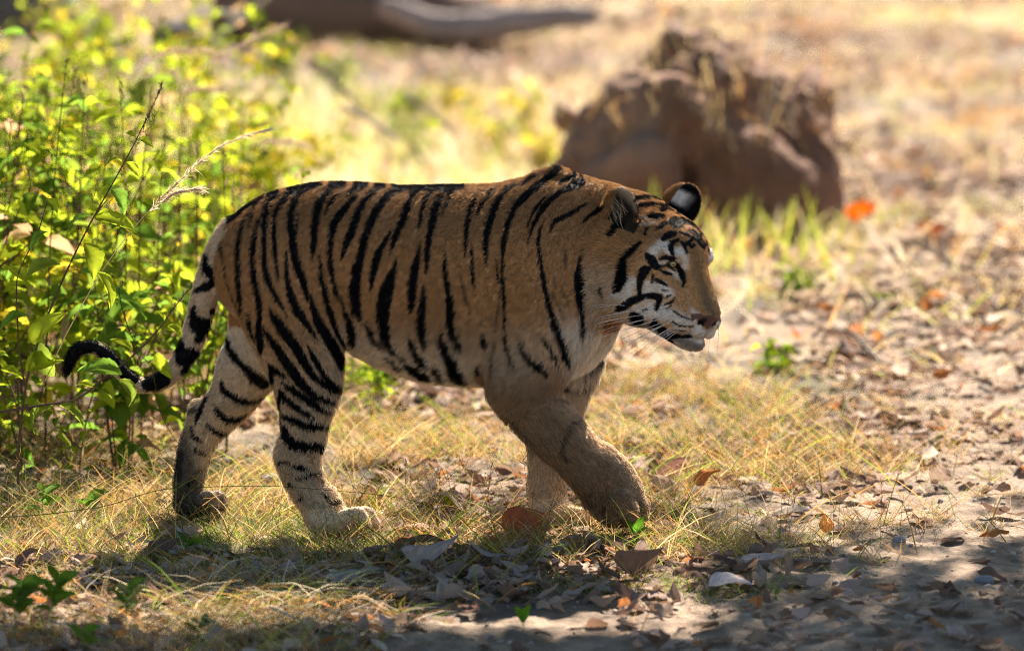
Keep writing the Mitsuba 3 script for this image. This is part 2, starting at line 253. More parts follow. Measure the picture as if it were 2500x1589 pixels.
# ---------------------------------------------------------------- tiger: the coat (coordinates in millimetres, in the body's and in the head's own frame)
NEAR = [[[-667,901,2.6],[-710,877,4.8],[-745,850,6.1],[-778,832,8.7],[-784,808,11.0],[-783,788,8.0],[-770,760,2.4],[-762,711,2.4],[-744,648,2.8],[-726,617,2.8],[-714,587,2.4]],[[-701,869,1.8],[-716,842,5.3],[-723,807,6.8],[-728,767,6.7],[-729,725,5.9],[-727,683,6.0],[-722,644,6.1],[-718,614,3.3]],[[-715,768,0.9],[-718,734,2.7],[-719,692,2.7],[-715,650,2.3]],[[-660,905,2.2],[-679,893,3.0],[-690,871,3.5],[-695,844,2.7],[-694,833,1.3]],[[-667,866,1.7],[-679,834,4.8],[-684,803,6.5],[-688,770,7.4],[-686,737,7.9],[-682,704,7.9],[-673,670,8.8],[-669,636,8.8],[-669,606,7.4],[-674,579,6.6],[-670,548,11.3],[-671,521,9.2],[-671,502,2.3]],[[-697,625,2.2],[-698,590,5.1],[-692,554,6.1],[-684,533,1.9]],[[-620,917,4.4],[-644,903,9.9],[-652,874,10.0],[-657,843,7.8],[-657,812,7.4],[-657,779,7.3],[-656,746,8.6],[-649,713,9.5],[-634,680,8.6],[-621,655,7.3],[-606,629,4.3],[-596,610,1.7]],[[-573,927,5.7],[-596,916,8.1],[-612,898,7.5],[-626,879,6.4],[-631,852,5.6],[-631,821,6.0],[-628,788,6.4],[-626,755,5.6],[-621,726,4.3],[-618,697,1.3]],[[-509,937,4.4],[-546,932,8.7],[-566,917,9.0],[-579,896,9.8],[-586,869,9.9],[-586,837,9.4],[-580,809,10.7],[-577,780,11.9],[-568,747,12.7],[-557,714,11.8],[-547,684,9.2],[-543,658,5.5],[-541,645,2.1]],[[-564,877,1.7],[-568,853,3.4],[-572,825,4.7]],[[-598,780,2.1],[-597,747,4.7],[-596,714,7.2],[-589,680,9.8],[-579,646,11.8],[-562,616,11.8],[-545,590,9.2],[-528,568,5.8],[-518,549,2.1]],[[-444,937,5.2],[-477,935,8.1],[-496,919,9.5],[-510,897,11.1],[-518,866,10.7],[-522,834,9.8],[-523,801,9.4],[-526,772,5.5],[-527,755,1.7]],[[-454,924,1.6],[-470,912,5.3],[-485,896,5.5],[-495,874,2.1]],[[-509,776,2.1],[-506,747,5.5],[-504,713,7.2],[-496,678,8.5],[-488,643,8.4],[-478,608,8.4],[-468,571,7.8],[-458,538,6.6],[-443,513,5.2],[-430,506,2.2]],[[-384,934,4.4],[-416,932,6.7],[-430,921,6.2],[-436,911,1.7]],[[-405,926,2.9],[-419,909,7.0],[-439,890,8.3],[-460,867,10.5],[-473,843,11.9],[-477,818,8.5],[-479,789,7.7],[-479,755,7.7],[-475,721,7.7],[-468,687,6.4],[-462,661,3.9],[-460,647,1.3]],[[-337,930,4.4],[-360,928,6.7],[-385,909,8.2],[-403,883,9.7],[-413,855,11.9],[-425,827,11.4],[-436,802,9.8],[-444,777,5.5],[-450,760,1.7]],[[-267,928,4.8],[-313,924,8.1],[-342,903,10.6],[-362,875,10.9],[-375,847,11.0],[-387,819,10.6],[-393,786,10.6],[-402,752,12.8],[-410,718,14.1],[-414,684,15.8],[-413,649,16.4],[-411,622,13.1],[-403,604,7.6],[-392,589,2.7]],[[-317,836,2.1],[-332,811,6.3],[-348,782,10.6],[-359,753,10.6],[-366,723,8.5],[-370,698,5.1],[-372,676,1.7]],[[-304,766,2.1],[-310,737,7.6],[-321,707,14.9],[-332,673,19.1],[-338,638,19.2],[-339,602,17.2],[-335,566,15.3],[-327,538,12.1],[-312,515,8.0],[-295,499,3.3]],[[-534,667,2.9],[-528,636,8.3],[-516,602,12.3],[-499,566,14.2],[-482,534,13.9],[-468,502,12.1],[-460,476,10.0],[-457,460,2.2]],[[-452,661,1.7],[-443,630,5.3],[-429,594,11.1],[-421,561,13.3],[-420,532,11.2],[-418,516,4.7]],[[-386,596,2.2],[-376,569,9.0],[-363,546,9.3],[-346,528,6.1],[-333,519,2.4]],[[-645,633,2.2],[-630,607,10.9],[-609,578,15.2],[-588,548,16.0],[-567,513,13.8],[-550,482,12.1],[-534,455,9.9],[-513,436,7.3],[-488,416,8.5],[-467,403,7.0]],[[-545,535,1.7],[-533,508,7.1],[-516,476,8.3],[-500,448,8.3],[-479,424,9.3],[-465,407,8.7]],[[-665,584,2.7],[-648,559,9.1],[-627,529,11.2],[-610,499,13.5],[-585,464,14.8],[-560,428,13.3],[-530,401,11.8],[-501,384,9.6],[-476,374,4.4]],[[-648,473,5.6],[-633,461,11.8],[-611,449,7.1],[-598,436,1.9]],[[-643,469,6.9],[-642,436,8.5],[-655,365,3.3]],[[-620,394,5.6],[-624,364,4.1],[-620,321,3.6],[-618,290,3.2]],[[-615,428,3.4],[-592,415,10.6],[-566,398,12.6],[-540,379,11.4],[-513,362,9.0],[-490,347,4.5]],[[-618,404,7.3],[-609,386,12.2],[-589,369,10.5],[-562,352,9.3],[-531,333,4.1]],[[-615,333,4.9],[-589,327,11.8],[-558,315,12.4],[-527,309,10.6],[-495,305,5.8]],[[-608,302,7.3],[-604,276,14.6],[-586,261,15.3],[-554,253,14.7],[-528,256,11.7],[-511,251,9.8],[-511,234,4.5]],[[-625,202,4.5],[-613,205,5.4],[-595,209,2.2]],[[-593,200,3.2],[-573,196,7.7],[-546,193,3.1]],[[-582,164,2.3],[-555,171,5.0],[-533,179,5.5],[-514,177,2.3]],[[-596,145,7.3],[-589,141,2.4]],[[-576,106,3.1],[-564,117,3.1]],[[-542,88,2.6],[-529,100,2.2]],[[-493,103,4.9],[-476,99,5.8],[-466,96,1.5]],[[-507,119,4.1],[-500,116,2.0]],[[-520,155,3.0],[-510,153,1.9]],[[-204,929,4.4],[-243,928,7.4],[-263,915,9.4],[-275,890,10.6],[-285,864,10.6],[-297,840,9.7],[-310,812,8.5],[-316,791,5.5],[-321,775,1.7]],[[-178,929,3.5],[-208,925,5.2],[-224,910,7.0],[-234,886,7.2],[-240,863,6.0],[-246,844,4.3],[-250,828,1.7]],[[-122,930,3.9],[-161,929,7.4],[-177,921,5.7],[-190,908,8.3],[-200,886,11.0],[-208,859,11.5],[-214,832,9.4],[-219,804,8.5],[-222,771,8.5],[-223,741,5.1],[-225,723,1.7]],[[-144,930,2.6],[-160,918,4.9],[-172,897,4.6],[-181,879,3.0],[-184,867,1.3]],[[-240,808,2.1],[-244,779,6.4],[-252,746,10.6],[-259,712,12.8],[-262,678,12.8],[-264,643,9.8],[-267,621,5.1]],[[-233,695,3.0],[-232,665,7.2],[-235,630,10.6],[-238,599,11.9],[-236,568,12.0],[-231,541,8.6],[-227,525,3.0]],[[-174,779,1.7],[-176,746,5.5],[-172,712,7.6],[-168,678,9.4],[-162,643,10.6],[-159,617,11.9],[-163,591,9.4],[-155,564,10.7],[-142,541,10.0],[-134,523,6.5],[-129,511,1.7]],[[-266,554,3.0],[-258,527,8.8],[-247,503,11.4],[-233,484,13.1],[-220,470,7.1]],[[-187,566,4.3],[-179,537,9.9],[-166,504,13.1],[-151,470,16.9],[-139,440,21.1],[-126,420,13.1],[-109,414,4.7]],[[-276,478,7.1],[-255,458,16.5],[-234,440,17.9],[-212,427,9.4]],[[-305,506,3.3],[-284,490,5.6]],[[-199,465,9.1],[-186,439,9.4],[-178,422,7.1]],[[-327,495,2.4],[-308,473,7.1],[-292,456,7.1]],[[-74,559,6.4],[-68,536,9.4],[-65,517,3.0]],[[-87,465,6.7],[-83,455,9.1]],[[-40,931,1.5],[-57,919,4.3],[-74,901,5.3],[-87,882,4.2],[-92,865,1.3]],[[-87,913,2.4],[-100,901,5.8],[-110,878,6.8],[-116,851,6.4],[-120,819,6.4],[-121,791,4.7],[-123,770,1.7]],[[-106,801,1.7],[-103,770,3.8],[-103,736,5.1],[-100,707,4.7],[-96,681,1.3]],[[16,944,2.2],[-10,930,4.8],[-31,908,7.4],[-46,882,9.7],[-59,851,10.6],[-65,819,9.8],[-67,790,7.2],[-66,761,4.3],[-66,740,1.3]],[[-41,773,1.3],[-38,744,3.0],[-35,715,3.0],[-33,685,1.3]],[[128,978,8.7],[106,965,8.9],[80,947,8.5],[54,931,8.5],[29,910,8.3],[9,890,7.8],[-3,863,7.6],[-13,835,8.5],[-19,806,7.7],[-23,777,5.5],[-23,744,4.3],[-22,702,5.1],[-19,659,5.1],[-18,615,4.3],[-16,571,4.3],[-10,533,5.7],[1,505,5.7],[11,482,3.9],[18,468,1.3]],[[67,966,2.6],[46,952,3.7],[29,943,3.7],[20,938,1.5]],[[175,961,4.4],[149,957,6.4],[131,948,3.7]],[[187,947,11.1],[166,941,9.3],[135,932,5.7],[110,917,7.0],[88,897,7.9],[71,872,6.7],[58,848,5.5],[50,823,3.8],[45,803,1.3]],[[97,924,1.2],[75,904,4.1],[58,880,4.2],[48,856,2.9],[41,835,1.3]],[[86,860,1.7],[75,836,3.8],[71,807,5.1],[74,778,5.5],[79,745,5.5],[85,712,6.0],[90,679,6.8],[99,645,7.7],[109,612,8.5],[122,582,9.8],[135,552,9.7],[144,516,9.7],[152,491,5.5],[156,479,1.7]],[[199,900,2.0],[174,887,5.3],[144,872,7.4],[118,860,6.6],[107,844,4.2],[104,828,1.3]],[[246,896,4.2],[225,878,6.4],[203,866,5.4],[186,853,1.7]],[[192,787,1.7],[182,756,6.5],[178,723,12.8],[181,690,16.2],[184,657,14.1],[186,627,8.5],[189,597,6.4],[190,571,4.3],[189,555,1.3]],[[20,565,1.7],[28,537,5.7],[41,513,7.4],[62,492,7.7],[82,479,8.6],[96,465,5.6],[101,456,1.7]],[[75,569,1.7],[92,548,4.3],[109,522,4.7],[120,500,3.4],[124,482,1.3]]]
FAINT = [[[141,786,2.1],[144,757,3.0],[143,737,1.3]],[[109,675,2.1],[126,633,3.0],[143,603,2.1]],[[135,679,2.1],[152,641,2.1]],[[-133,724,1.7],[-125,673,3.0],[-114,643,3.0],[-108,616,1.7]],[[-44,518,3.0],[-46,483,3.9],[-48,451,3.1]],[[118,696,1.7],[113,712,3.0]],[[-23,697,1.7],[-33,650,2.6],[-38,607,2.6],[-41,563,2.6],[-43,518,3.0]],[[-44,496,2.8],[-47,472,3.6],[-48,449,2.6]],[[110,394,1.7],[124,386,2.8],[138,375,1.6]],[[172,325,3.1],[156,326,4.6],[143,314,3.7],[135,293,4.3],[127,271,4.3],[129,249,4.3],[135,234,5.5],[145,225,2.6]],[[-4,342,3.0],[3,318,2.7],[31,293,2.0],[53,271,2.7]],[[207,115,1.9],[210,100,3.0]],[[246,104,3.5],[240,77,4.7],[257,56,3.9]],[[302,133,1.9],[317,117,2.2]]]
FAR = [[[-773,505,4.5],[-768,476,11.2],[-749,451,12.1],[-721,425,11.8],[-699,401,17.5],[-675,383,16.8]],[[-791,388,4.9],[-782,362,10.6],[-759,344,10.4],[-728,330,9.7],[-697,327,4.9],[-680,338,3.6]],[[-810,319,4.7],[-796,297,7.9],[-779,280,9.6],[-748,276,8.3],[-725,291,3.2]],[[-833,269,3.7],[-815,250,7.0],[-794,237,7.3],[-776,236,3.6]],[[-833,338,5.4],[-841,321,4.6],[-852,295,6.8],[-861,276,5.4]],[[-875,258,3.9],[-870,235,5.7],[-852,222,4.6],[-843,215,1.4]],[[-866,199,4.6],[-848,187,4.6],[-833,181,2.4]],[[-890,97,4.5],[-872,111,3.7]],[[-867,134,1.9],[-845,136,2.4]],[[54,119,5.7],[68,124,4.5],[88,125,2.5]],[[189,413,3.2],[213,427,4.7],[233,445,5.2],[241,491,3.9]],[[129,414,8.0],[156,375,5.7],[187,378,5.1],[213,385,3.3]]]
FARFAINT = [[[203,556,4.7],[225,564,8.0],[250,560,5.6]],[[-906,183,11.3],[-913,114,9.7]],[[-904,70,21.1],[-908,35,18.0],[-866,32,17.0]],[[-880,297,6.2],[-866,303,8.6]]]
TAIL = [[[-821,747,7.1],[-820,718,12.8],[-806,701,16.5],[-789,690,11.8]],[[-792,682,8.0],[-819,667,12.1],[-848,654,6.0]],[[-854,614,4.6],[-854,584,13.6],[-843,563,23.7],[-827,557,25.4],[-815,564,13.1]],[[-842,527,13.5],[-838,531,11.3]],[[-803,600,9.6],[-805,596,9.6]],[[-889,523,4.5],[-890,493,18.0],[-879,476,26.8],[-861,485,19.0]],[[-875,443,8.1],[-884,437,8.3]],[[-931,432,18.0],[-939,419,24.8],[-959,408,24.8],[-977,401,17.8]],[[-1010,415,11.3],[-1034,430,18.0],[-1052,444,18.0],[-1069,458,18.0],[-1086,481,18.0],[-1102,494,15.8]],[[-1121,507,15.8],[-1148,509,20.3],[-1170,500,20.3],[-1184,479,20.3],[-1192,454,18.0],[-1201,430,13.5]]]
HEAD = [[[-25,113,108,3.8],[-67,39,92,8.6],[-63,20,96,12.1],[-68,-7,96,5.0],[-61,-25,92,2.5]],[[-45,59,82,3.6],[-39,46,87,7.3],[-33,30,91,10.2],[-30,6,94,7.6]],[[-27,-11,94,7.6],[-66,-75,76,10.6],[-60,-79,83,3.8],[-52,-83,87,1.3]],[[-1,61,79,6.2],[6,52,85,11.3],[12,42,90,11.3]],[[-3,22,94,6.5],[-13,1,95,9.1]],[[11,-11,97,4.5],[-36,-90,76,3.2],[-24,-99,75,3.8],[-19,-108,71,1.9]],[[39,30,93,11.7],[41,12,96,16.3],[45,-2,96,10.6],[47,-25,93,3.8],[56,-34,89,3.8],[69,-33,86,6.1],[77,-32,83,3.0]],[[37,76,68,3.1],[39,66,76,6.3],[38,53,85,6.9],[39,41,90,6.5],[52,36,90,12.7],[58,23,92,6.6]],[[67,74,60,6.8],[67,66,69,9.6],[70,55,75,9.2],[72,47,79,4.3]],[[88,49,69,4.0],[86,63,62,7.1],[93,72,53,6.9],[102,73,45,5.7],[109,70,38,3.2]],[[78,4,88,8.7],[84,-8,85,11.9],[94,-16,79,9.1]],[[75,37,82,4.2],[82,28,82,5.2],[92,14,81,5.6],[100,1,77,6.2],[107,-8,70,7.1],[114,-15,61,5.3]],[[96,43,67,4.6],[108,40,59,4.8],[116,40,52,4.0]],[[102,29,69,4.6],[110,22,64,4.9],[108,13,68,3.8]],[[28,96,31,2.9],[24,100,19,4.3],[20,103,7,5.0],[17,108,-7,5.1],[16,110,-17,4.4]],[[26,89,50,3.5],[19,83,60,3.7],[21,80,64,2.4]],[[-43,109,29,9.9],[-41,107,35,11.7],[-40,113,17,6.7],[-41,115,9,5.2]],[[29,96,29,3.7],[22,104,4,7.5],[18,111,-20,8.4],[27,116,-37,11.4],[36,120,-58,13.0],[38,123,-83,9.8],[36,124,-95,3.6]],[[58,96,12,6.6],[71,93,8,11.5],[88,87,-1,8.2]],[[79,96,-9,4.9],[73,103,-20,13.3],[74,107,-38,10.1],[81,108,-56,6.7],[88,105,-74,4.9]],[[93,101,-77,8.2],[78,110,-95,9.8],[67,113,-114,9.8],[56,114,-127,8.2]],[[92,102,-75,5.0],[111,88,-63,8.7],[126,81,-59,9.0],[128,80,-74,7.9],[132,82,-86,5.4]],[[89,101,-124,9.6],[99,92,-131,16.8],[101,86,-137,13.3]],[[85,82,17,3.3],[97,77,29,6.4],[110,68,32,5.8]],[[91,84,0,3.9],[97,73,6,2.6],[102,63,13,2.4]],[[96,81,-5,2.3],[106,71,-7,5.0],[114,57,-6,2.8]],[[102,88,-26,3.9],[113,81,-27,4.9],[128,74,-28,3.0]],[[93,92,-20,3.3],[99,94,-35,3.0]],[[114,51,19,4.1],[121,44,10,7.2],[131,40,1,8.2],[141,39,-8,5.6],[150,46,-21,2.4]],[[102,63,10,1.8],[104,63,16,2.5],[110,60,23,2.9],[115,52,22,2.9]],[[103,61,8,1.3],[109,55,3,1.6],[114,48,4,1.6]],[[125,81,-41,2.0],[136,75,-37,1.6]],[[141,76,-52,2.6],[146,72,-42,2.0]],[[145,76,-68,2.0],[157,71,-54,3.0],[157,68,-43,1.3]],[[153,76,-74,1.7],[159,73,-64,2.4]],[[171,72,-70,2.6],[192,68,-72,2.3],[204,61,-71,2.0],[214,46,-72,1.6]],[[179,71,-93,2.6],[193,66,-95,3.3],[207,59,-90,2.2],[217,42,-84,1.9]],[[184,56,-112,3.2],[207,51,-102,2.3]],[[105,93,-106,2.3],[111,88,-99,2.3]],[[139,78,-115,6.9],[139,58,-127,22.1],[142,39,-142,12.5],[157,30,-148,13.1],[173,28,-148,8.2]],[[172,37,-134,8.1],[193,34,-124,4.3],[209,22,-114,5.9],[230,26,-98,1.6]],[[212,35,-59,4.9],[219,27,-67,7.2],[221,14,-77,4.9]],[[92,102,-75,3.3],[93,101,-75,3.3]],[[102,34,66,4.9],[97,11,78,4.9]],[[2,128,-102,5.6],[13,126,-114,3.9]]]
HWHITE = [[[66,89,27,13.1],[72,80,52,11.5],[102,75,43,9.8],[111,55,52,11.5],[121,44,39,8.2],[127,38,21,5.6]],[[88,81,10,3.9],[100,70,20,3.9],[116,56,29,4.9]],[[106,62,0,2.0],[117,49,-3,3.0],[124,46,-6,2.6]],[[102,95,-52,18.1],[101,95,-67,13.1]],[[120,82,-38,11.5],[142,74,-41,8.2]],[[59,116,-60,14.8],[59,118,-90,13.1],[34,124,-106,9.8]],[[144,79,-87,18.1],[174,73,-82,14.8],[208,59,-81,16.4],[222,31,-88,13.1]],[[207,28,-135,14.8],[219,9,-121,14.8],[221,-8,-109,11.5]],[[200,47,-53,4.3],[212,36,-60,4.9]],[[98,98,-108,9.8],[123,84,-109,11.5],[110,86,-83,9.8]],[[193,63,-100,14.8],[216,39,-96,8.2]],[[-10,69,73,2.5],[2,67,75,3.8]],[[2,82,62,2.5],[11,76,68,3.2],[22,64,79,3.2]],[[-21,109,105,2.5],[-54,50,88,2.5]]]
NOSE = [[[224,25,-54,3.3],[233,13,-52,6.6],[210,-45,-63,8.2]],[[227,6,-72,3.9],[235,5,-60,8.2],[213,-41,-67,6.6]]]

def pattern(strokes, lo, hi, h=.002):
    """Strokes (x, z, half width) drawn on the body's side plane: depth of cover in metres, positive inside a stripe."""
    nx, nz = int((hi[0] - lo[0]) / h), int((hi[1] - lo[1]) / h)
    g = np.full((nx, nz), -.05)
    for st in strokes:
        for (x0, z0, w0), (x1, z1, w1) in zip(st[:-1], st[1:]):
            a, b, wa, wb = np.array([x0, z0]) / 1e3, np.array([x1, z1]) / 1e3, w0 / 1e3, w1 / 1e3
            r = max(wa, wb) + .03
            i0, i1 = [np.clip(int((f(a[0], b[0]) + s - lo[0]) / h), 0, nx) for f, s in ((min, -r), (max, r))]
            j0, j1 = [np.clip(int((f(a[1], b[1]) + s - lo[1]) / h), 0, nz) for f, s in ((min, -r), (max, r))]
            X = lo[0] + h * np.arange(i0, i1)[:, None] - a[0]; Z = lo[1] + h * np.arange(j0, j1)[None] - a[1]
            d = b - a; L2 = d @ d + 1e-12
            t = np.clip((X * d[0] + Z * d[1]) / L2, 0, 1)
            g[i0:i1, j0:j1] = np.maximum(g[i0:i1, j0:j1], wa + (wb - wa) * t - np.hypot(X - t * d[0], Z - t * d[1]))
    def look(x, z):
        fx, fz = np.clip((x - lo[0]) / h, 0, nx - 1.01), np.clip((z - lo[1]) / h, 0, nz - 1.01)
        i, j = fx.astype(int), fz.astype(int); u, v = fx - i, fz - j
        return (g[i, j] * (1 - u) + g[i + 1, j] * u) * (1 - v) + (g[i, j + 1] * (1 - u) + g[i + 1, j + 1] * u) * v
    return look
PLO, PHI = (-1.3, -.05), (.65, 1.08)
p_near, p_faint, p_far, p_farfaint, p_tail = [pattern(s, PLO, PHI) for s in (NEAR, FAINT, FAR, FARFAINT, TAIL)]

def head_cover(q, strokes, mirror):
    """Depth of cover of strokes given in the head's own axes."""
    out = np.full(len(q), -.05)
    for st in strokes:
        for s0, s1 in zip(st[:-1], st[1:]):
            for m in ((1, -1) if mirror and s0[1] > 12 else (1,)):
                a, b = np.array(s0[:3]) / 1e3 * [1, m, 1], np.array(s1[:3]) / 1e3 * [1, m, 1]
                d = b - a; t = np.clip((q - a) @ d / (d @ d + 1e-12), 0, 1)
                out = np.maximum(out, (s0[3] + (s1[3] - s0[3]) * t) / 1e3 - np.linalg.norm(q - a - t[:, None] * d, axis=1))
    return out

LIMBS = sorted({b[3] for b in BONES})
def nearest_bone(P):
    best, who, dirn, tt = np.full(len(P), 9.), np.zeros(len(P), int), np.zeros_like(P), np.zeros(len(P))
    for a, b, r, limb in BONES:
        d = b - a; L = np.linalg.norm(d); t = np.clip((P - a) @ d / L ** 2, 0, 1)
        e = np.linalg.norm(P - a - t[:, None] * d, axis=1) / r
        m = e < best
        best[m] = e[m]; who[m] = LIMBS.index(limb); dirn[m] = d / L
    return who, dirn
def tail_near(P):
    d_ = np.full(len(P), 9.)
    for a, b, r, limb in BONES:
        if limb == 'tail':
            d = b - a; t = np.clip((P - a) @ d / (d @ d), 0, 1)
            d_ = np.minimum(d_, np.linalg.norm(P - a - t[:, None] * d, axis=1) / r)
    return d_
def sm(a, b, x):
    t = np.clip((x - a) / (b - a), 0, 1); return t * t * (3 - 2 * t)
C_BACK, C_SIDE, C_CREAM, C_WHITE, C_BLACK, C_GREY = [np.array(c) for c in ((.255, .140, .064), (.445, .258, .116), (.69, .55, .39), (.80, .73, .64), (.008, .008, .010), (.16, .13, .105))]
def coat(P, N):
    """(colour, length of the hair, direction it lies in) at skin points P with normals N."""
    who, dirn = nearest_bone(P)
    limb = np.array(LIMBS)[who]
    q = (P - HO) @ HR / HS
    head = (q[:, 0] > -.075 + .25 * np.abs(q[:, 2] + .02) * (q[:, 2] < 0) * 0) & (P[:, 0] > .2) & (np.linalg.norm(q * [.75, 1, 1], axis=1) < .24) & (q[:, 2] > -.2)
    head &= ~((q[:, 0] < -.02) & (q[:, 2] < -.125))
    x, y, z = P.T
    jit = meshkit.fbm(P * 55, 2, 3) - .5; blot = meshkit.fbm(P * 9, 3, 5)
    fine = rng.random(len(P)) - .5
    far = ((limb == 'far_hind') & (y > .02) & (z < .62)) | ((limb == 'far_fore') & (y > .035) & (z < .62))
    tail = (tail_near(P) < 1.3) & (x < -.765)
    # ground colour of the coat
    belly = sm(.64, .46, z) * sm(-.62, -.42, x) * sm(.34, .16, x)
    c = C_BACK + (C_SIDE - C_BACK) * sm(.98, .66, z + .05 * (blot - .5))[:, None]
    c = c + (C_CREAM - c) * (belly * .85 + .0)[:, None]
    c = c + (C_WHITE - c) * (sm(-.2, -.85, N[:, 2]) * sm(.75, .5, z))[:, None] * .8
    hl = (limb == 'near_hind')
    c = np.where(hl[:, None], c + (C_CREAM * .85 - c) * (sm(.62, .30, z) * .75)[:, None], c)
    c = np.where(hl[:, None], c + (C_CREAM - c) * (sm(-.585, -.50, x) * sm(.55, .42, z) * .6)[:, None], c)
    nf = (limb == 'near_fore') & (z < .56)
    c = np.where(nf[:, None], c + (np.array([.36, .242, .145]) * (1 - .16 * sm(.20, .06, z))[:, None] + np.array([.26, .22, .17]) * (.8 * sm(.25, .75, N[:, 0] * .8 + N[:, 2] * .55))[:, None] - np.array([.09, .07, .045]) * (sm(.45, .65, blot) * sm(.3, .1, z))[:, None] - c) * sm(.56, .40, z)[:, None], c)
    # breast and throat
    breast = sm(.06, .13, x - .25 * (.62 - z)) * sm(.66, .50, z) * (z > .30) * ~nf
    c = c + (C_WHITE - c) * (breast * .9)[:, None]
    front = sm(.12, .19, x) * sm(.63, .54, z) * sm(.33, .40, z) * ~head
    c = c + (C_WHITE * 1.02 - c) * (front * .9)[:, None]
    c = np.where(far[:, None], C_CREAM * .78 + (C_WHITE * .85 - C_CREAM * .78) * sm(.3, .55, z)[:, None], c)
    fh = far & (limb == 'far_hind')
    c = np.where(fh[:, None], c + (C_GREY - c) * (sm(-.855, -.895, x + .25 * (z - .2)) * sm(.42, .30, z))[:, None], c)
    c = np.where(fh[:, None], c + (C_GREY * .8 - c) * (sm(.13, .06, z) * .8)[:, None], c)  # far hind paw greyed: its shade is put into the colour
    c = np.where(((limb == 'tail') | tail)[:, None], C_CREAM * .9, c)
    c = c * (.82 + .36 * blot)[:, None]
    # stripes; the faint strokes also paint in the shade of skin creases
    rag = .0028 * jit + .0012 * fine
    ink = np.where(far, p_far(x, z), np.where(tail, p_tail(x, z), p_near(x, z))) + rag
    faint = np.where(far, p_farfaint(x, z), np.where(tail, -.05, p_faint(x, z))) + rag
    c = c + (C_BLACK * 3 - c) * (sm(-.004, .004, faint) * .8)[:, None]
    # a thin dark line down the spine
    ink = np.where(head, -.05, ink)
    # head
    h = np.where(head)[0]
    if len(h):
        qh, Nh = q[h], N[h] @ HR
        f, l, u = qh.T; al = np.abs(l)
        ch = C_BACK * 1.25 + (C_SIDE * 1.12 - C_BACK * 1.25) * sm(.09, -.03, u)[:, None]
        ch = ch + (C_CREAM - ch) * (sm(.055, .085, al) * sm(-.02, -.09, u) * sm(-.08, -.02, f))[:, None] * .75
        ch = ch + (C_SIDE * .72 - ch) * (sm(.035, .02, al) * sm(.08, .13, f) * sm(-.09, -.06, u))[:, None]
        ch = ch + (C_GREY * .8 - ch) * (sm(.16, .21, f) * sm(.03, .02, al) * (u > -.06))[:, None] * .35
        ch = ch + (C_WHITE * .72 - ch) * (sm(.182, .198, f) * sm(-.084, -.092, u))[:, None]
        wh = head_cover(qh, HWHITE, True) + rag[h]
        ch = ch + (C_WHITE * .84 - ch) * sm(-.008, .008, wh + .012 * (blot[h] - .5))[:, None]
        ch = ch + (C_WHITE * (.36 + .4 * sm(-.128, -.150, u))[:, None] - ch) * (sm(-.122, -.128, u) * (f > .10))[:, None]
        ih = head_cover(qh, HEAD, True) + .6 * rag[h]
        ear = (np.linalg.norm((qh - [-.055, .112, .070]) / [.06, .05, .062], axis=1) < 1.12) & (u > .035) & (al > .075) & (l > 0)
        eara = (np.linalg.norm((qh - [-.060, -.100, .088]) / [.06, .06, .070], axis=1) < 1.12) & (u > .05) & (l < -.055)
        inside = ear & ((Nh[:, 1] > .25))
        ch = np.where(inside[:, None], C_CREAM * .50 * (1 - .90 * (sm(.118, .088, u + .3 * (f + .055)) * sm(-.100, -.078, f))[:, None]), ch)
        back = (ear & ~inside & (Nh[:, 1] < -.1)) | (eara & (Nh[:, 1] > .0))
        spot = sm(.022, .012, np.abs(u - .105)) * sm(.05, .02, np.abs(f + .078))
        ch = np.where(back[:, None], C_BLACK + (C_WHITE - C_BLACK) * (spot * sm(.08, .095, u))[:, None], ch)
        ih = np.where(ear | back, np.minimum(ih, np.where(back, -.05, ih)), ih)
        nose = head_cover(qh, NOSE, True)
        nose = np.where((al < .024 * np.clip((u + .094) / .030, 0, 1)) & (f > .214) & (u < -.061) & (u > -.092), np.maximum(nose, .002), nose)
        ch = np.where((nose > 0)[:, None], np.array([.115, .06, .048]), ch)
        ih = np.where(nose > .001, -.05, ih)
        eyed = np.minimum(np.linalg.norm(qh - (EYES[0] - HO) @ HR / HS, axis=1), np.linalg.norm(qh - (EYES[1] - HO) @ HR / HS, axis=1))
        ih = np.maximum(ih, .0152 - eyed)
        for w_ in (((.224, .021, -.068), .0085), ((.215, .027, -.074), .007)):
            ih = np.maximum(ih, w_[1] - np.minimum(np.linalg.norm(qh - np.array(w_[0]), axis=1), np.linalg.norm(qh - np.array(w_[0]) * [1, -1, 1], axis=1)))
        c[h] = ch * (.9 + .2 * blot[h])[:, None]; ink[h] = ih
    c = c + (C_BLACK - c) * sm(-.0012, .0012, ink)[:, None]
    # how the hair lies
    t = np.where(np.isin(limb, ('torso', 'neck'))[:, None], -dirn * [1, 1, .3] + [0, 0, -1.0], dirn)
    low = np.isin(limb, ('near_hind', 'near_fore', 'far_fore', 'far_hind'))
    up = low & (z > .55)
    t = np.where(up[:, None], dirn * .6 + np.array([-.6, 0, -.3]), t)
    ln = np.where(low, .011, .012) + .010 * belly + .010 * breast
    ln = np.where(low & (z < .09), .007, ln)
    ln = np.where(limb == 'tail', .011, ln)
    t[h] = HR @ np.array([-1, 0, -.15]) if len(h) else 0
    if len(h):
        side = np.sign(l)[:, None] * HR[:, 1]
        t[h] = -HR[:, 0] * (.8) + side * .35 - HR[:, 2] * sm(.02, -.06, u)[:, None] * .7
        ln[h] = .005 + .024 * sm(.07, -.03, f) * sm(.03, -.03, u) + .012 * sm(.06, -.04, f) * sm(-.03, .03, u) + .006 * sm(-.12, -.14, u)
        ln[h] = np.where(ear | eara, np.where(inside, .006, .008), ln[h]); ln[h] = np.where(nose > -.002, .0, ln[h])
        t[h] = np.where((ear | eara)[:, None], HR[:, 2] * 1.0 + HR[:, 0] * .2, t[h])
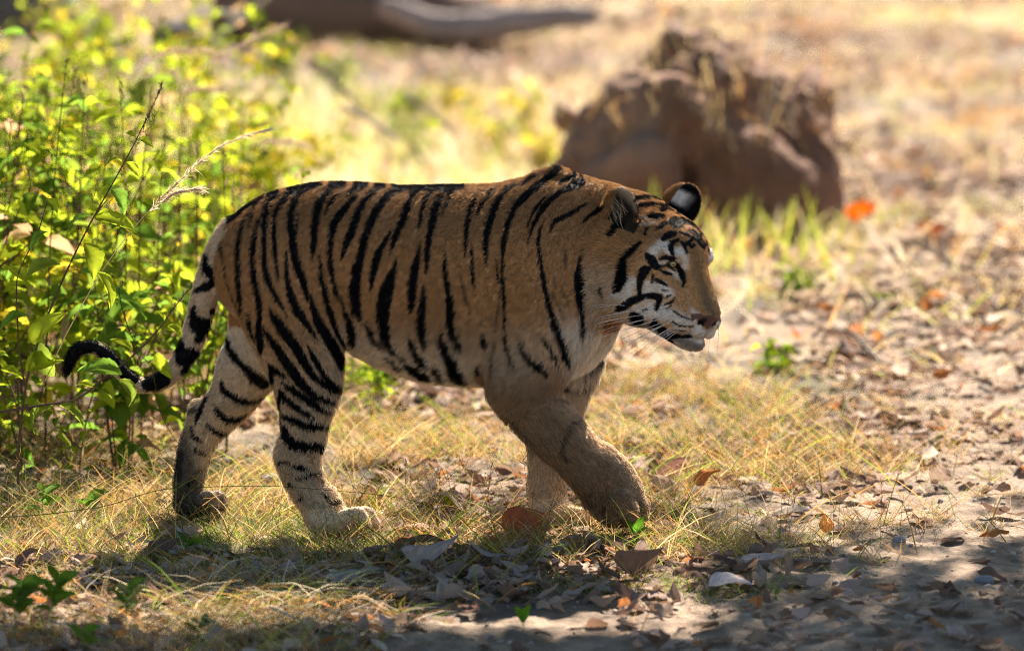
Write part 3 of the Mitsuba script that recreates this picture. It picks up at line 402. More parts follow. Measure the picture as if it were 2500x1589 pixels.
        eyeq = np.minimum(np.linalg.norm(qh - ((EYES[0] - HO) @ HR / HS), axis=1), np.linalg.norm(qh - ((EYES[1] - HO) @ HR / HS), axis=1))
        ln[h] = np.where(eyeq < .0128, 0, ln[h])
    ln = ln + .006 * sm(.955, .985, z) * ~head + .008 * front * (z > .38)
    return c, ln, t

def pick(V, Tr, n, weight):
    a, b, c = V[Tr[:, 0]], V[Tr[:, 1]], V[Tr[:, 2]]
    w = np.linalg.norm(np.cross(b - a, c - a), axis=1) * weight
    i = rng.choice(len(Tr), n, p=w / w.sum())
    r1, r2 = np.sqrt(rng.random(n)), rng.random(n)
    k = np.stack([1 - r1, r1 * (1 - r2), r1 * r2], 1)
    return i, k

def norm(v):
    return v / (np.linalg.norm(v, axis=-1, keepdims=True) + 1e-12)
scene['tiger_skin'] = {'type': 'twosided', 'bsdf': {'type': 'principled', 'base_color': {'type': 'mesh_attribute', 'name': 'vertex_color'}, 'roughness': .75, 'specular': .2}}
scene['tiger_hair'] = {'type': 'principledthin', 'base_color': {'type': 'mesh_attribute', 'name': 'vertex_color'}, 'roughness': .5, 'diff_trans': .95, 'eta': 1.33}
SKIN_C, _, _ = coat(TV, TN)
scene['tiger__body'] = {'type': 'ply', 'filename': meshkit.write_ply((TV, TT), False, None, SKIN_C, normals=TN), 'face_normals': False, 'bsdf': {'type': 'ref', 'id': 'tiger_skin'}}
N_HAIR = 300_000
fn = norm(np.cross(TV[TT[:, 1]] - TV[TT[:, 0]], TV[TT[:, 2]] - TV[TT[:, 0]]))
ctr = TV[TT].mean(1)
dens = np.where(fn[:, 1] < .25, 1.0, .3) * np.where(ctr[:, 0] > .25, 2.2, 1.0)
i, k = pick(TV, TT, N_HAIR, dens)
root = (TV[TT[i]] * k[..., None]).sum(1); rn = norm((TN[TT[i]] * k[..., None]).sum(1))
col, ln, lie = coat(root, rn)
keep = ln > .001
root, rn, col, ln, lie = root[keep], rn[keep], col[keep], ln[keep], lie[keep]
n = len(root)
ln = ln * rng.uniform(.6, 1.25, n)
clump = np.stack([meshkit.noise(root * 60, 11 + a) for a in range(3)], 1) - .5
t = norm(lie - rn * (lie * rn).sum(1, keepdims=True))
t = norm(t + .55 * clump + .22 * rng.normal(size=(n, 3))); t = norm(t - rn * (t * rn).sum(1, keepdims=True))
side = np.cross(rn, t)
wv = norm(side + rn * rng.normal(0, .5, n)[:, None]) * (.0007 + .0004 * rng.random(n))[:, None] * (.6 + .4 * np.clip(ln / .012, 0, 1.3))[:, None]
L = ln[:, None]; lift = rng.uniform(.30, .62, n)[:, None]
p0 = root - rn * .001
p1 = root + L * (.5 * t + lift * .75 * rn)
p2 = root + L * (1.0 * t + lift * .80 * rn) + np.array([0, 0, -.08]) * L
V = np.stack([p0 - wv, p0 + wv, p1 - wv * .8, p1 + wv * .8, p2], 1).reshape(-1, 3)
Ft = (np.arange(n) * 5)[:, None, None] + np.array([[0, 1, 3], [0, 3, 2], [2, 3, 4]])
hn = norm(rn + .25 * rng.normal(size=(n, 3)) + .15 * side)
tone = (rng.uniform(.62, 1.38, n) * (.80 + .40 * meshkit.noise(root * [90, 200, 90], 17)))[:, None]
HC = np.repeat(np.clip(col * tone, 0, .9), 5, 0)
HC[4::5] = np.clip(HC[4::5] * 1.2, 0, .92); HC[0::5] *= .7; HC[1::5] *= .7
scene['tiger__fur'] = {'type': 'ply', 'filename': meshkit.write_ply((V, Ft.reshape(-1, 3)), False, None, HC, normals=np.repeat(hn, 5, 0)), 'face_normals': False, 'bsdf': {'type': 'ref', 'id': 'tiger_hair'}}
labels['tiger'] = {'label': 'big male tiger with black stripes walking to the right, near forepaw lifted', 'category': 'tiger'}
labels['tiger__fur'] = {'kind': 'stuff'}
# eyes, whiskers
def eye_colour(p, nrm, uv):
    out = mi.Color3f(0)
    for e, ax in zip(EYES, EYE_AXES):
        dx, dy, dz = p.x - float(e[0]), p.y - float(e[1]), p.z - float(e[2])
        r = dr.sqrt(dx * dx + dy * dy + dz * dz)
        cs = (dx * float(ax[0]) + dy * float(ax[1]) + dz * float(ax[2])) / r
        a = dr.acos(dr.clip(cs, -1, 1))
        iris = mikit.mix([.34, .25, .09], [.14, .10, .04], mikit.smoothstep(.30, .62, a))
        c = dr.select(a < .2, mi.Color3f(.004), dr.select(a < .62, iris, mi.Color3f(.02, .015, .012)))
        out = dr.select(r < .05, c, out)
    return out
EYE_AXES = [norm(HR @ np.array([.80, .55 * sg, -.02])) for sg in (1, -1)]
scene['tiger_eye'] = {'type': 'principled', 'base_color': mikit.proc(eye_colour), 'roughness': .08, 'specular': .6, 'clearcoat': 1.0}
for j, e in enumerate(EYES):
    m = trimesh.creation.icosphere(3, EYE_R); m.apply_translation(e)
    scene['tiger__eye' + ('' if j == 0 else '_001')] = mikit.ply(m, 'tiger_eye', smooth=True)
def strips(paths, widths, up=None):
    """Thin flat blades along the polylines paths (n, m, 3): one mesh. widths (n,) or (n, m)."""
    P = np.asarray(paths, float); n_, m_ = P.shape[:2]
    W = np.asarray(widths, float); W = np.repeat(W[:, None], m_, 1) if W.ndim == 1 else W
    tg = np.gradient(P, axis=1)
    up = rng.normal(size=(n_, 1, 3)) if up is None else np.asarray(up, float).reshape(-1, 1, 3)
    s_ = norm(np.cross(tg, np.broadcast_to(up, P.shape)))
    a_, b_ = P - s_ * W[..., None] / 2, P + s_ * W[..., None] / 2
    v = np.stack([a_, b_], 2).reshape(-1, 3)
    q = np.arange(m_ - 1) * 2
    f = np.concatenate([np.stack([q, q + 1, q + 3], 1), np.stack([q, q + 3, q + 2], 1)])
    return v, ((np.arange(n_) * m_ * 2)[:, None, None] + f).reshape(-1, 3)
def tubes(paths, radii, sides=4):
    vs, fs, o_ = [], [], 0
    for p, r in zip(paths, radii):
        p = np.asarray(p, float); tg = norm(np.gradient(p, axis=0))
        a_ = norm(np.cross(tg, np.where(np.abs(tg[:, 2:]) < .9, [0, 0, 1.], [1., 0, 0]))); b_ = np.cross(tg, a_)
        an = np.arange(sides) * 2 * np.pi / sides; r = np.broadcast_to(r, (len(p),))
        v = p[:, None] + r[:, None, None] * (np.cos(an)[None, :, None] * a_[:, None] + np.sin(an)[None, :, None] * b_[:, None])
        i_, j_ = np.meshgrid(np.arange(len(p) - 1), np.arange(sides), indexing='ij')
        qd = np.stack([i_ * sides + j_, i_ * sides + (j_ + 1) % sides, (i_ + 1) * sides + (j_ + 1) % sides, (i_ + 1) * sides + j_], -1).reshape(-1, 4) + o_
        vs.append(v.reshape(-1, 3)); fs += [qd[:, [0, 1, 2]], qd[:, [0, 2, 3]]]; o_ += v.size // 3
    return np.vstack(vs), np.vstack(fs)
scene['whisker_hair'] = {'type': 'principledthin', 'base_color': {'type': 'rgb', 'value': [.82, .78, .72]}, 'roughness': .4, 'diff_trans': .6}
for sg in (1, -1):
    paths = []
    for row in range(4):
        for j in range(6):
            b = np.array([.205 - .016 * j - .004 * row, (.052 + .003 * j) * sg, -.078 - .010 * row])
            d = norm(np.array([-.25 - .22 * j, .75 * sg, -.45 - .12 * row]) + .12 * rng.normal(size=3))
            Lw = .09 + .03 * j * rng.uniform(.5, 1.1)
            s_ = np.linspace(0, 1, 9)[:, None]
            paths.append(HO + (b + d * Lw * s_ + np.array([0, 0, -.035]) * s_ ** 2) * HS @ HR.T)
    scene['tiger__whiskers' + ('' if sg > 0 else '_001')] = mikit.ply(tubes(paths, [np.linspace(.0009, .0003, 9)] * len(paths)), 'whisker_hair', smooth=True)
scene['ear_hair'] = {**scene['whisker_hair'], 'base_color': {'type': 'rgb', 'value': [.45, .36, .26]}}
paths = []
for _ in range(20):
    b = np.array([-.055, .112, .070]) + np.array([rng.uniform(-.005, .035), rng.uniform(.0, .012), rng.uniform(-.035, .02)])
    d = norm(np.array([-1.0, .35, .45]) + .3 * rng.normal(size=3)); s_ = np.linspace(0, 1, 6)[:, None]
    paths.append(HO + (b + d * rng.uniform(.022, .045) * s_ + np.array([0, 0, .008]) * s_ ** 2) * HS @ HR.T)
scene['tiger__ear_tufts'] = mikit.ply(tubes(paths, [np.linspace(.0007, .0003, 6)] * len(paths), 3), 'ear_hair', smooth=True); labels['tiger__ear_tufts'] = {'kind': 'stuff'}

# ---------------------------------------------------------------- helpers for the setting
def on_ground(u, v):
    """The point of the level ground that the photograph shows at pixel (u, v)."""
    d = FWD + (u - 1250) / F_PX * np.array([1, 0, 0]) - (v - 794.5) / F_PX * UPV
    return EYE + d * (CAM_H / -d[2])
def half_width(y):
    return (np.asarray(y) + CAM_D) * .1158
def height(x, y):
    x, y = np.asarray(x, float), np.asarray(y, float)
    p = np.stack([x, y, np.zeros_like(x)], -1)
    far = sm(1.5, 6, y) + sm(-1.0, -3.0, y)
    return -.012 + (meshkit.fbm(p * 1.1, 2, 21) - .5) * (.03 + .12 * far) + (meshkit.fbm(p * 9, 3, 22) - .5) * .030 + (meshkit.fbm(p * 38, 3, 23) - .5) * .016
def bare(x, y):
    """1 on the dirt track at the right, 0 on the littered ground."""
    e = np.where(y > 0, .85 + .26 * y, .85 + .75 * y) + .9 * (meshkit.fbm(np.stack([x, y, 0 * x], -1) * 1.3, 3, 31) - .5)
    return sm(-.25, .35, x - e)
def rotz(a):
    c, s, o, l = np.cos(a), np.sin(a), np.zeros_like(a), np.ones_like(a)
    return np.stack([np.stack([c, -s, o], -1), np.stack([s, c, o], -1), np.stack([o, o, l], -1)], -2)
def rotx(a):
    c, s, o, l = np.cos(a), np.sin(a), np.zeros_like(a), np.ones_like(a)
    return np.stack([np.stack([l, o, o], -1), np.stack([o, c, -s], -1), np.stack([o, s, c], -1)], -2)
def roty(a):
    c, s, o, l = np.cos(a), np.sin(a), np.zeros_like(a), np.ones_like(a)
    return np.stack([np.stack([c, o, s], -1), np.stack([o, l, o], -1), np.stack([-s, o, c], -1)], -2)
def frames(fwd, up):
    """Rotations whose x axis is fwd and whose z axis is near up."""
    x = norm(fwd); y = norm(np.cross(up, x)); z = np.cross(x, y)
    return np.stack([x, y, z], -1)
def scatter(tpl, R, pos, scale, col):
    """Copies of the template (V, F) as one mesh: rotations R (n, 3, 3), places, sizes and colours (n, 3)."""
    V, Fc = tpl
    v = np.einsum('nij,kj->nki', R, V) * np.asarray(scale).reshape(-1, 1, 1) + pos[:, None]
    f = (np.arange(len(pos)) * len(V))[:, None, None] + Fc
    return v.reshape(-1, 3), f.reshape(-1, 3), np.repeat(col, len(V), 0)
def join(parts):
    vs, fs, cs, o = [], [], [], 0
    for p in parts:
        vs.append(p[0]); fs.append(p[1] + o); o += len(p[0])
        if len(p) > 2: cs.append(p[2])
    return np.vstack(vs), np.vstack(fs), (np.vstack(cs) if cs else None)
def put(key, m, bsdf, label=None, cat=None, group=None, kind=None, smooth=True, normals=None, **more):
    v, f = m[0], m[1]; c = m[2] if len(m) > 2 else None
    scene[key] = mikit.ply((v, f), bsdf, smooth=smooth, color=c, **more) if normals is None else {'type': 'ply', 'filename': meshkit.write_ply((v, f), False, None, c, normals=normals), 'face_normals': False, 'bsdf': {'type': 'ref', 'id': bsdf}}
    tag(key, label, cat, group, kind)
def tag(key, label=None, cat=None, group=None, kind=None):
    d = {k: v for k, v in dict(label=label, category=cat, group=group, kind=kind).items() if v}
    if d: labels[key] = d
COUNT = {}
def named(name):
    COUNT[name] = COUNT.get(name, -1) + 1
    return name if COUNT[name] == 0 else f'{name}_{COUNT[name]:03d}'
VC = {'type': 'mesh_attribute', 'name': 'vertex_color'}
scene['blade'] = {'type': 'principledthin', 'base_color': VC, 'roughness': .5, 'diff_trans': .9, 'eta': 1.35}
scene['dry_leaf'] = {'type': 'principledthin', 'base_color': VC, 'roughness': .36, 'diff_trans': .55, 'eta': 1.5}
scene['green_leaf'] = {'type': 'principledthin', 'base_color': VC, 'roughness': .22, 'diff_trans': 1.3, 'eta': 1.45}
scene['matt'] = {'type': 'twosided', 'bsdf': {'type': 'principled', 'base_color': VC, 'roughness': .85, 'specular': .25}}

# ---------------------------------------------------------------- ground
def soil(p, n, uv):
    a = mikit.fbm(p.x * 1.1, p.y * 1.1, 3.0, 4)
    b = mikit.fbm(p.x * 14, p.y * 14, p.z * 14, 4)
    g = mikit.noise(p.x * 160, p.y * 160, p.z * 160)
    e = dr.select(p.y > 0, .85 + .26 * p.y, .85 + .75 * p.y)
    track = mikit.smoothstep(-.5, .5, p.x - e + 1.4 * (a - .5))
    litter = mikit.mix([.095, .072, .053], [.21, .158, .11], mikit.smoothstep(.3, .7, b))
    litter = mikit.mix(litter, [.05, .04, .032], .85 * mikit.smoothstep(.52, .64, mikit.fbm(p.x * 2.3, p.y * 2.3, 9.0, 3)))  # patches of dark soil, doubling as painted shade in the litter
    dirt = mikit.mix([.135, .096, .068], [.25, .185, .133], mikit.smoothstep(.3, .7, b * .6 + a * .4))
    return mikit.mix(litter, dirt, track) * (1 + .5 * (g - .5) * (1 - mikit.smoothstep(1., 4., p.y)))
def soil_bump(p, n, uv):
    return mikit.fbm(p.x * 60, p.y * 60, p.z * 60, 4) * (1 - mikit.smoothstep(1., 4., p.y))
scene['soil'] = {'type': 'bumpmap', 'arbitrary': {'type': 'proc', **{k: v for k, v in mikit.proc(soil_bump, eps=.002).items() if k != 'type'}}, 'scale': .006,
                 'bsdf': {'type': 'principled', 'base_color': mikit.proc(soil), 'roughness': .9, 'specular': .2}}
def sheet(xs, ys):
    X, Y = np.meshgrid(xs, ys, indexing='ij')
    Vg = np.stack([X, Y, height(X, Y)], -1).reshape(-1, 3)
    ii, jj = np.meshgrid(np.arange(len(xs) - 1), np.arange(len(ys) - 1), indexing='ij'); k = (ii * len(ys) + jj).ravel()
    return Vg, np.vstack([np.stack([k, k + len(ys), k + len(ys) + 1], 1), np.stack([k, k + len(ys) + 1, k + 1], 1)])
gx = np.concatenate([[-120, -60, -25, -12, -8, -6, -5], np.arange(-4, -2.2, .06), np.arange(-2.2, 2.2, .014), np.arange(2.2, 4.01, .06), [5, 6, 8, 12, 25, 60, 120]])
gy = np.concatenate([[-60, -25, -15, -12, -9, -7, -5, -4, -3.2, -2.8], np.arange(-2.4, 2.2, .014), np.arange(2.2, 8, .05), np.arange(8, 22, .16), [24, 28, 34, 45, 60, 90, 160]])
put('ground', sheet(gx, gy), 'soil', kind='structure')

# ---------------------------------------------------------------- grass and straw
STRAW, ORANGE, GREEN, LIME, GREY, PALE = [np.array(c) for c in ((.52, .40, .20), (.48, .27, .09), (.10, .17, .025), (.32, .38, .05), (.30, .26, .21), (.68, .58, .42))]
def blades(x, y, h, w, col, lean=.5, curl=.6, flat=None):
    n_ = len(x); z = height(x, y)
    a = rng.uniform(0, 2 * np.pi, n_); d = np.stack([np.cos(a), np.sin(a), 0 * a], -1)
    le = np.abs(rng.normal(lean, .25, n_))[:, None]
    if flat is not None: le = np.where(flat[:, None], 3.5, le)
    s_ = np.array([0, .38, .72, 1.0])[None, :, None]
    dirn = norm(np.array([0, 0, 1.]) + le * d)
    P = np.stack([x, y, z - .004], -1)[:, None] + (dirn[:, None] * s_ + (d * curl * rng.uniform(.2, 1.3, (n_, 1)))[:, None] * s_ ** 2 * .6 - np.array([0, 0, .35]) * curl * s_ ** 2.5) * h[:, None, None]
    P[..., 2] = np.maximum(P[..., 2], z[:, None] + .002)
    W = w[:, None] * np.array([1, .9, .6, .12])[None]
    v, f = strips(P, W)
    return v, f, np.repeat(col, 8, 0) * rng.uniform(.8, 1.2, (len(v), 1))
def sample(n_, y0, y1, margin=1.12, density=None):
    out = np.zeros((0, 2))
    while len(out) < n_:
        y = rng.uniform(y0, y1, n_ * 2); hw = half_width(y) * margin + .12
        keep_ = rng.random(n_ * 2) < hw / hw.max()
        x = rng.uniform(-1, 1, n_ * 2) * hw
        if density is not None: keep_ &= rng.random(n_ * 2) < density(x, y)
        out = np.vstack([out, np.stack([x, y], 1)[keep_]])
    return out[:n_, 0], out[:n_, 1]
def clumpy(f, seed, lo=.45, hi=.62):
    return lambda x, y: np.clip(sm(lo, hi, meshkit.fbm(np.stack([x, y, 0 * x], -1) * f, 3, seed)) + .08, 0, 1)
def tint(n_, weights, cols):
    return np.array(cols)[rng.choice(len(cols), n_, p=np.array(weights) / sum(weights))] * rng.uniform(.75, 1.25, (n_, 1))
near_d = clumpy(2.6, 41)
def near_dens(x, y):
    return near_d(x, y) * (1 - .9 * bare(x, y)) * (1 - sm(-.30, -.7, y) * np.where(x > -.45, .85, .62))
gp = []
tx, ty = sample(1500, -1.9, 2.6, density=near_dens); ti = rng.integers(1500, size=46000); tr = .028 * np.sqrt(rng.random(46000)) + .16 * (rng.random(46000) < .35) * rng.random(46000); ta = rng.uniform(0, 6.28, 46000)
x, y = tx[ti] + tr * np.cos(ta), ty[ti] + tr * np.sin(ta); tuft_tone = rng.uniform(.7, 1.3, (1500, 1))[ti]
gp.append(blades(x, y, rng.gamma(3, .016, 46000) + .012, rng.uniform(.0013, .0030, 46000), tuft_tone * tint(46000, [4, 3.8, .6, .45, 2.2], [STRAW, ORANGE, GREEN, LIME, GREY]), .7, .42, rng.random(46000) < .28))
# short green turf round the hind paws and in front of them
def turf(x, y):
    return np.exp(-((x + .75) / .42) ** 2 - ((y + .02) / .22) ** 2) + .55 * np.exp(-((x + 1.0) / .35) ** 2 - ((y + .45) / .2) ** 2) + .5 * np.exp(-((x - .35) / .3) ** 2 - ((y + .75) / .1) ** 2) + .8 * np.exp(-((x + .1) / .55) ** 2 - ((y + .22) / .1) ** 2)
x, y = sample(16000, -1.2, .7, density=turf)
gp.append(blades(x, y, rng.gamma(4, .006, 16000) + .01, rng.uniform(.001, .002, 16000), tint(16000, [1, 2.5, 3, 1.2], [STRAW, GREEN, LIME, GREY]), .6, .5))
# longer wisps
x, y = sample(4200, -1.7, 2.4, density=near_dens)
gp.append(blades(x, y, rng.uniform(.07, .24, 4200), rng.uniform(.0016, .0036, 4200), tint(4200, [3, 2, 1.5, 2], [STRAW, ORANGE, GREEN, LIME]), .8, .5))
# dry clump at the lower left
x = rng.normal(-.62, .17, 1700); y = rng.normal(-1.08, .2, 1700)
gp.append(blades(x, y, rng.gamma(4, .020, 1700) + .02, rng.uniform(.0014, .0028, 1700), tint(1700, [4, 4, .8, 1.6], [PALE, ORANGE, GREEN, LIME]), .8, 1.0))
put('grass', join(gp), 'blade', 'dry straw-coloured and green grass around the tiger and its shadow', 'grass', kind='stuff')
gp = []
far_d = clumpy(1.2, 43, .42, .6)
def far_dens(x, y):
    return far_d(x, y) * (1 - .85 * bare(x, y))
def patches(x, y, cols, f, seed):
    """Colours that change from clump to clump rather than from blade to blade."""
    q = sm(.25, .75, meshkit.fbm(np.stack([x, y, 0 * x], -1) * f, 3, seed)) * (len(cols) - 1.001); i_ = q.astype(int); t_ = (q - i_)[:, None]
    c = np.array(cols); return (c[i_] * (1 - t_) + c[i_ + 1] * t_) * rng.uniform(.9, 1.1, (len(x), 1))
x, y = sample(24000, 2.4, 18, density=far_dens)
gp.append(blades(x, y, rng.gamma(3, .024, 24000) + .02, rng.uniform(.004, .009, 24000), patches(x, y, [ORANGE, STRAW, PALE, STRAW, LIME, PALE, STRAW], 1.6, 61), .7, .6, rng.random(24000) < .25))
def field(x, y):
    return sm(-.35, -.9, x + .05 * (y - 5)) * sm(.40, .55, meshkit.fbm(np.stack([x, y, 0 * x], -1) * 1.5, 3, 63))
x, y = sample(5500, 3.0, 10, density=field)
gp.append(blades(x, y, rng.uniform(.10, .42, 5500), rng.uniform(.006, .012, 5500), patches(x, y, [LIME * .8, STRAW, GREEN * 1.6, PALE, STRAW, LIME], 2.2, 65), .35, .5))
def glow(x, y):
    return .5 * np.exp(-((x + .6) / 1.2) ** 2 - ((y - 8.5) / 2.2) ** 2) + np.exp(-((x + .1) / .9) ** 2 - ((y - 5.6) / 1.3) ** 2) + .8 * np.exp(-((x + 1.3) / .8) ** 2 - ((y - 4.5) / 1.6) ** 2) + .10 * np.exp(-((x - 1.2) / 1.2) ** 2 - ((y - 5.0) / .4) ** 2)
x, y = sample(4800, 2.2, 11, density=glow)
gp.append(blades(x, y, rng.uniform(.08, .32, 4800), rng.uniform(.005, .010, 4800), patches(x, y, [STRAW, LIME * .9, PALE, STRAW, ORANGE, LIME, PALE], 2.0, 67), .35, .4))
x = rng.uniform(.1, 1.35, 60); y = rng.uniform(4.3, 5.5, 60)
gp.append(blades(x, y, rng.uniform(.10, .36, 60), rng.uniform(.007, .013, 60), np.tile(LIME * 1.05, (60, 1)), .15, .2))
gm_ = join(gp)
put('grass_001', gm_, 'blade', normals=norm(np.array([0, .25, 1.]) + .12 * rng.normal(size=(len(gm_[0]), 3))), label= 'sunlit yellow and straw grass on the open ground behind the tiger', cat='grass', kind='stuff')

# ---------------------------------------------------------------- dead leaves
def leaf_shape(ns=7, width=.42, tip=1.5, cup=.12, curl=.35, twist=.25, fold=.25, wav=.03, seed=0, across=2, serr=0.0):
    """A leaf one unit long along x, with a raised or sunken midrib: (V, F)."""
    r_ = np.random.default_rng(seed)
    t = np.linspace(0, 1, ns + 1)
    w = width * (np.sin(np.pi * t ** .8) ** .75) * (1 - .25 * t ** tip) + .004
    w = w * (1 + serr * np.where(np.arange(ns + 1) % 2 == 0, -1, 1))
    a = curl * (t - .5) * 2
    spine = np.stack([t, .06 * np.sin(3 * t + r_.uniform(0, 6)), curl * .5 * (t - .4) ** 2 * 2], 1)
    rows = []
    for k in range(-across, across + 1):
        s_ = k / across
        off = w / 2 * s_
        z = fold * np.abs(off) + cup * np.sin(s_ * 2.2 + twist * 6 * t) * w + wav * np.sin(9 * t + 3 * s_ + r_.uniform(0, 6)) * np.abs(s_)
        rows.append(spine + np.stack([0 * t, off * np.cos(fold * s_), z], 1))
    Vv = np.stack(rows, 1).reshape(-1, 3); m_ = 2 * across + 1
    i, j = np.meshgrid(np.arange(ns), np.arange(m_ - 1), indexing='ij'); k = (i * m_ + j).ravel()
    return Vv, np.vstack([np.stack([k, k + m_, k + m_ + 1], 1), np.stack([k, k + m_ + 1, k + 1], 1)])
DEAD = [leaf_shape(6, rng.uniform(.38, .62), 1.5, rng.uniform(-.2, .35), rng.uniform(-.6, .7), rng.uniform(-.5, .5), rng.uniform(-.3, .6), .05, s_) for s_ in range(12)]
BROWNS = [np.array(c) for c in ((.40, .29, .22), (.30, .20, .14), (.48, .38, .31), (.22, .13, .085), (.42, .17, .06), (.36, .27, .23), (.55, .45, .36), (.16, .10, .075))]
BW = [4, 3, 4, 2, .8, 3, 4, 1.5]
BWN = [3, 4, 1, 3, 1, 4, .6, 3]
def lie_flat(n_, tilt=.22):
    return np.einsum('nij,njk->nik', rotz(rng.uniform(0, 6.28, n_)), np.einsum('nij,njk->nik', rotx(rng.normal(0, tilt, n_) + np.pi * (rng.random(n_) < .5)), roty(rng.normal(0, tilt, n_))))
def leaf_dens(x, y):
    return np.clip(clumpy(1.6, 51, .38, .6)(x, y) * (1 - np.where(y < 1, .68, .5) * bare(x, y)) + .35 * sm(-.3, -.6, y) * sm(-1.6, -.6, x) * (1 - bare(x, y)), 0, 1)
lp = []
for k in range(12):
    for n_, y0, y1, s0, s1 in ((420, -1.9, 2.6, .025, .09), (1150, 2.4, 18, .06, .15)):
        x, y = sample(n_, y0, y1, density=leaf_dens); sc = rng.uniform(s0, s1, n_)
        lp.append(scatter(DEAD[k], lie_flat(n_), np.stack([x, y, height(x, y) + .008 + .10 * sc], -1), sc, tint(n_, BWN if y1 < 3 else BW, BROWNS)))
put('leaf_litter', join(lp), 'dry_leaf', 'small broken dead leaves and crumbs strewn over the whole ground', 'leaf litter', kind='stuff')
leaf_bank = []
for s_ in range(24):
    V_, F_ = leaf_shape(9, rng.uniform(.42, .66), 1.5, rng.uniform(-.15, .3), rng.uniform(-.7, .8), rng.uniform(-.4, .4), rng.uniform(-.2, .7), .05, 100 + s_, 3)
    c_ = BROWNS[[0, 2, 5, 1, 0, 3, 6, 4, 5, 2, 0, 7][s_ % 12]] * rng.uniform(.85, 1.15)
    vein = 1 - .22 * (np.abs(np.sin(V_[:, 0] * 24 + np.abs(V_[:, 1]) * 20)) < .25) + .15 * (np.abs(V_[:, 1]) < .02)
    cc = np.clip(c_ * vein[:, None] * (.85 + .3 * meshkit.fbm(V_ * 7, 2, s_)[:, None]), 0, .9)
    leaf_bank.append(mikit.ply((V_, F_), 'dry_leaf', smooth=True, color=cc))
def place(d, pos, R, sc):
    M_ = np.eye(4); M_[:3, :3] = R * sc; M_[:3, 3] = pos
    return {**d, 'to_world': T(M_.tolist())}
def big_leaf(u, v, size, bank, yaw, pitch=0., roll=0., label=None, lift=.0, group=None):
    p = on_ground(u, v); p[2] = height(p[0], p[1]) + .012 + lift
    key = named('dead_leaf')
    R = (rotz(np.array(yaw)) @ roty(np.array(-pitch)) @ rotx(np.array(roll)))
    scene[key] = place(leaf_bank[bank] if isinstance(bank, int) else bank, p - R @ np.array([.5, 0, 0]) * size, R, size)
    tag(key, label, 'leaf', group)
def one_leaf(col, seed, **kw):
    V_, F_ = leaf_shape(12, seed=seed, across=4, **kw)
    vein = 1 - .25 * (np.abs(np.sin(V_[:, 0] * 22 + np.abs(V_[:, 1]) * 26)) < .22) + .25 * (np.abs(V_[:, 1]) < .015)
    return mikit.ply((V_, F_), 'dry_leaf', smooth=True, color=np.clip(np.array(col) * vein[:, None] * (.8 + .4 * meshkit.fbm(V_ * 6, 3, seed)[:, None]), 0, .9))
big_leaf(1275, 1300, .12, one_leaf((.34, .10, .05), 1, width=.85, cup=.1, curl=.4, fold=.15), .15, .25, 1.15, 'round red-brown dead leaf standing in the grass before the planted forepaw', .045)
big_leaf(828, 1298, .05, one_leaf((.62, .16, .02), 2, width=.6), .6, .7, 1.0, 'small bright orange dead leaf leaning against the near hind paw', .02)
big_leaf(990, 1330, .085, one_leaf((.46, .13, .03), 3, width=.6), .3, .3, .5, 'orange-brown curled leaf in the grass below the belly', .012)
big_leaf(1160, 1235, .085, one_leaf((.40, .13, .04), 4, width=.6), 2.6, .5, .3, 'rusty leaf lying in sunlit grass left of the planted forepaw', .015)
big_leaf(2105, 532, .15, one_leaf((.85, .17, .01), 5, width=.6), -.3, .1, 1.0, 'blurred vivid orange leaf by the right foot of the earth mound', .065)
big_leaf(2275, 560, .13, one_leaf((.30, .09, .04), 6, width=.7), .1, .1, 1.0, 'blurred dark red-brown leaf right of the orange one', .05)
big_leaf(2015, 1310, .055, one_leaf((.55, .20, .05), 7, width=.8), 1.4, 1.0, .0, 'small upright orange leaf at the edge of the shaded track', .025)
big_leaf(1780, 1440, .11, one_leaf((.58, .52, .50), 8, width=.75, curl=-.5), .1, .15, .0, 'pale grey domed leaf lying alone in the shade at the lower right', .03)
big_leaf(1940, 1265, .13, one_leaf((.46, .38, .31), 9, width=.42, curl=-.3), .15, .1, .0, 'long pale tan leaf in the sun before the lifted forepaw', .02)
big_leaf(1860, 1395, .11, one_leaf((.44, .36, .32), 10, width=.35), .05, .0, .2, 'narrow grey-brown curled leaf on the shadow edge right of the sprout', .02)
big_leaf(1560, 1400, .13, one_leaf((.20, .12, .08), 11, width=.55, curl=.9, cup=.4), .2, .1, .3, 'dark cupped leaf below the lifted forepaw', .02)
big_leaf(1640, 1165, .10, one_leaf((.30, .16, .13), 12, width=.7), .5, .7, 1.1, 'brown upright leaf on the ground just ahead of the lifted foreleg', .03)
big_leaf(1050, 1385, .15, one_leaf((.36, .28, .24), 13, width=.45, curl=.9, cup=.3), .1, .05, .2, 'large rolled grey-brown leaf in the tiger shadow below the belly', .03)
big_leaf(1200, 1375, .14, one_leaf((.33, .27, .25), 14, width=.55, curl=.6), 2.9, .15, .0, 'wide grey leaf in shadow below the red-brown leaf', .025)
big_leaf(850, 1430, .13, one_leaf((.30, .27, .27), 15, width=.5, curl=.3), .15, .1, .0, 'flat slate-grey leaf among the dry grass in the lower middle', .02)
big_leaf(1035, 1340, .12, one_leaf((.13, .08, .06), 16, width=.5, curl=-.5), .0, .2, .0, 'blackish arched leaf at the edge of the sunlit grass', .03)
gl = tuple(scatter(leaf_shape(6, .5, 1.5, .1, .3 * (k % 3 - 1), .1, .2, .03, 80 + k), lie_flat(170, .22), np.stack([*p_, height(*p_) + .02], -1), rng.uniform(.05, .12, 170), tint(170, [1, 1], [BROWNS[2], BROWNS[6]])) for k in range(8) for p_ in [sample(170, 1.2, 17, density=leaf_dens)])
scene['glossy_leaf'] = {**scene['dry_leaf'], 'roughness': .2}
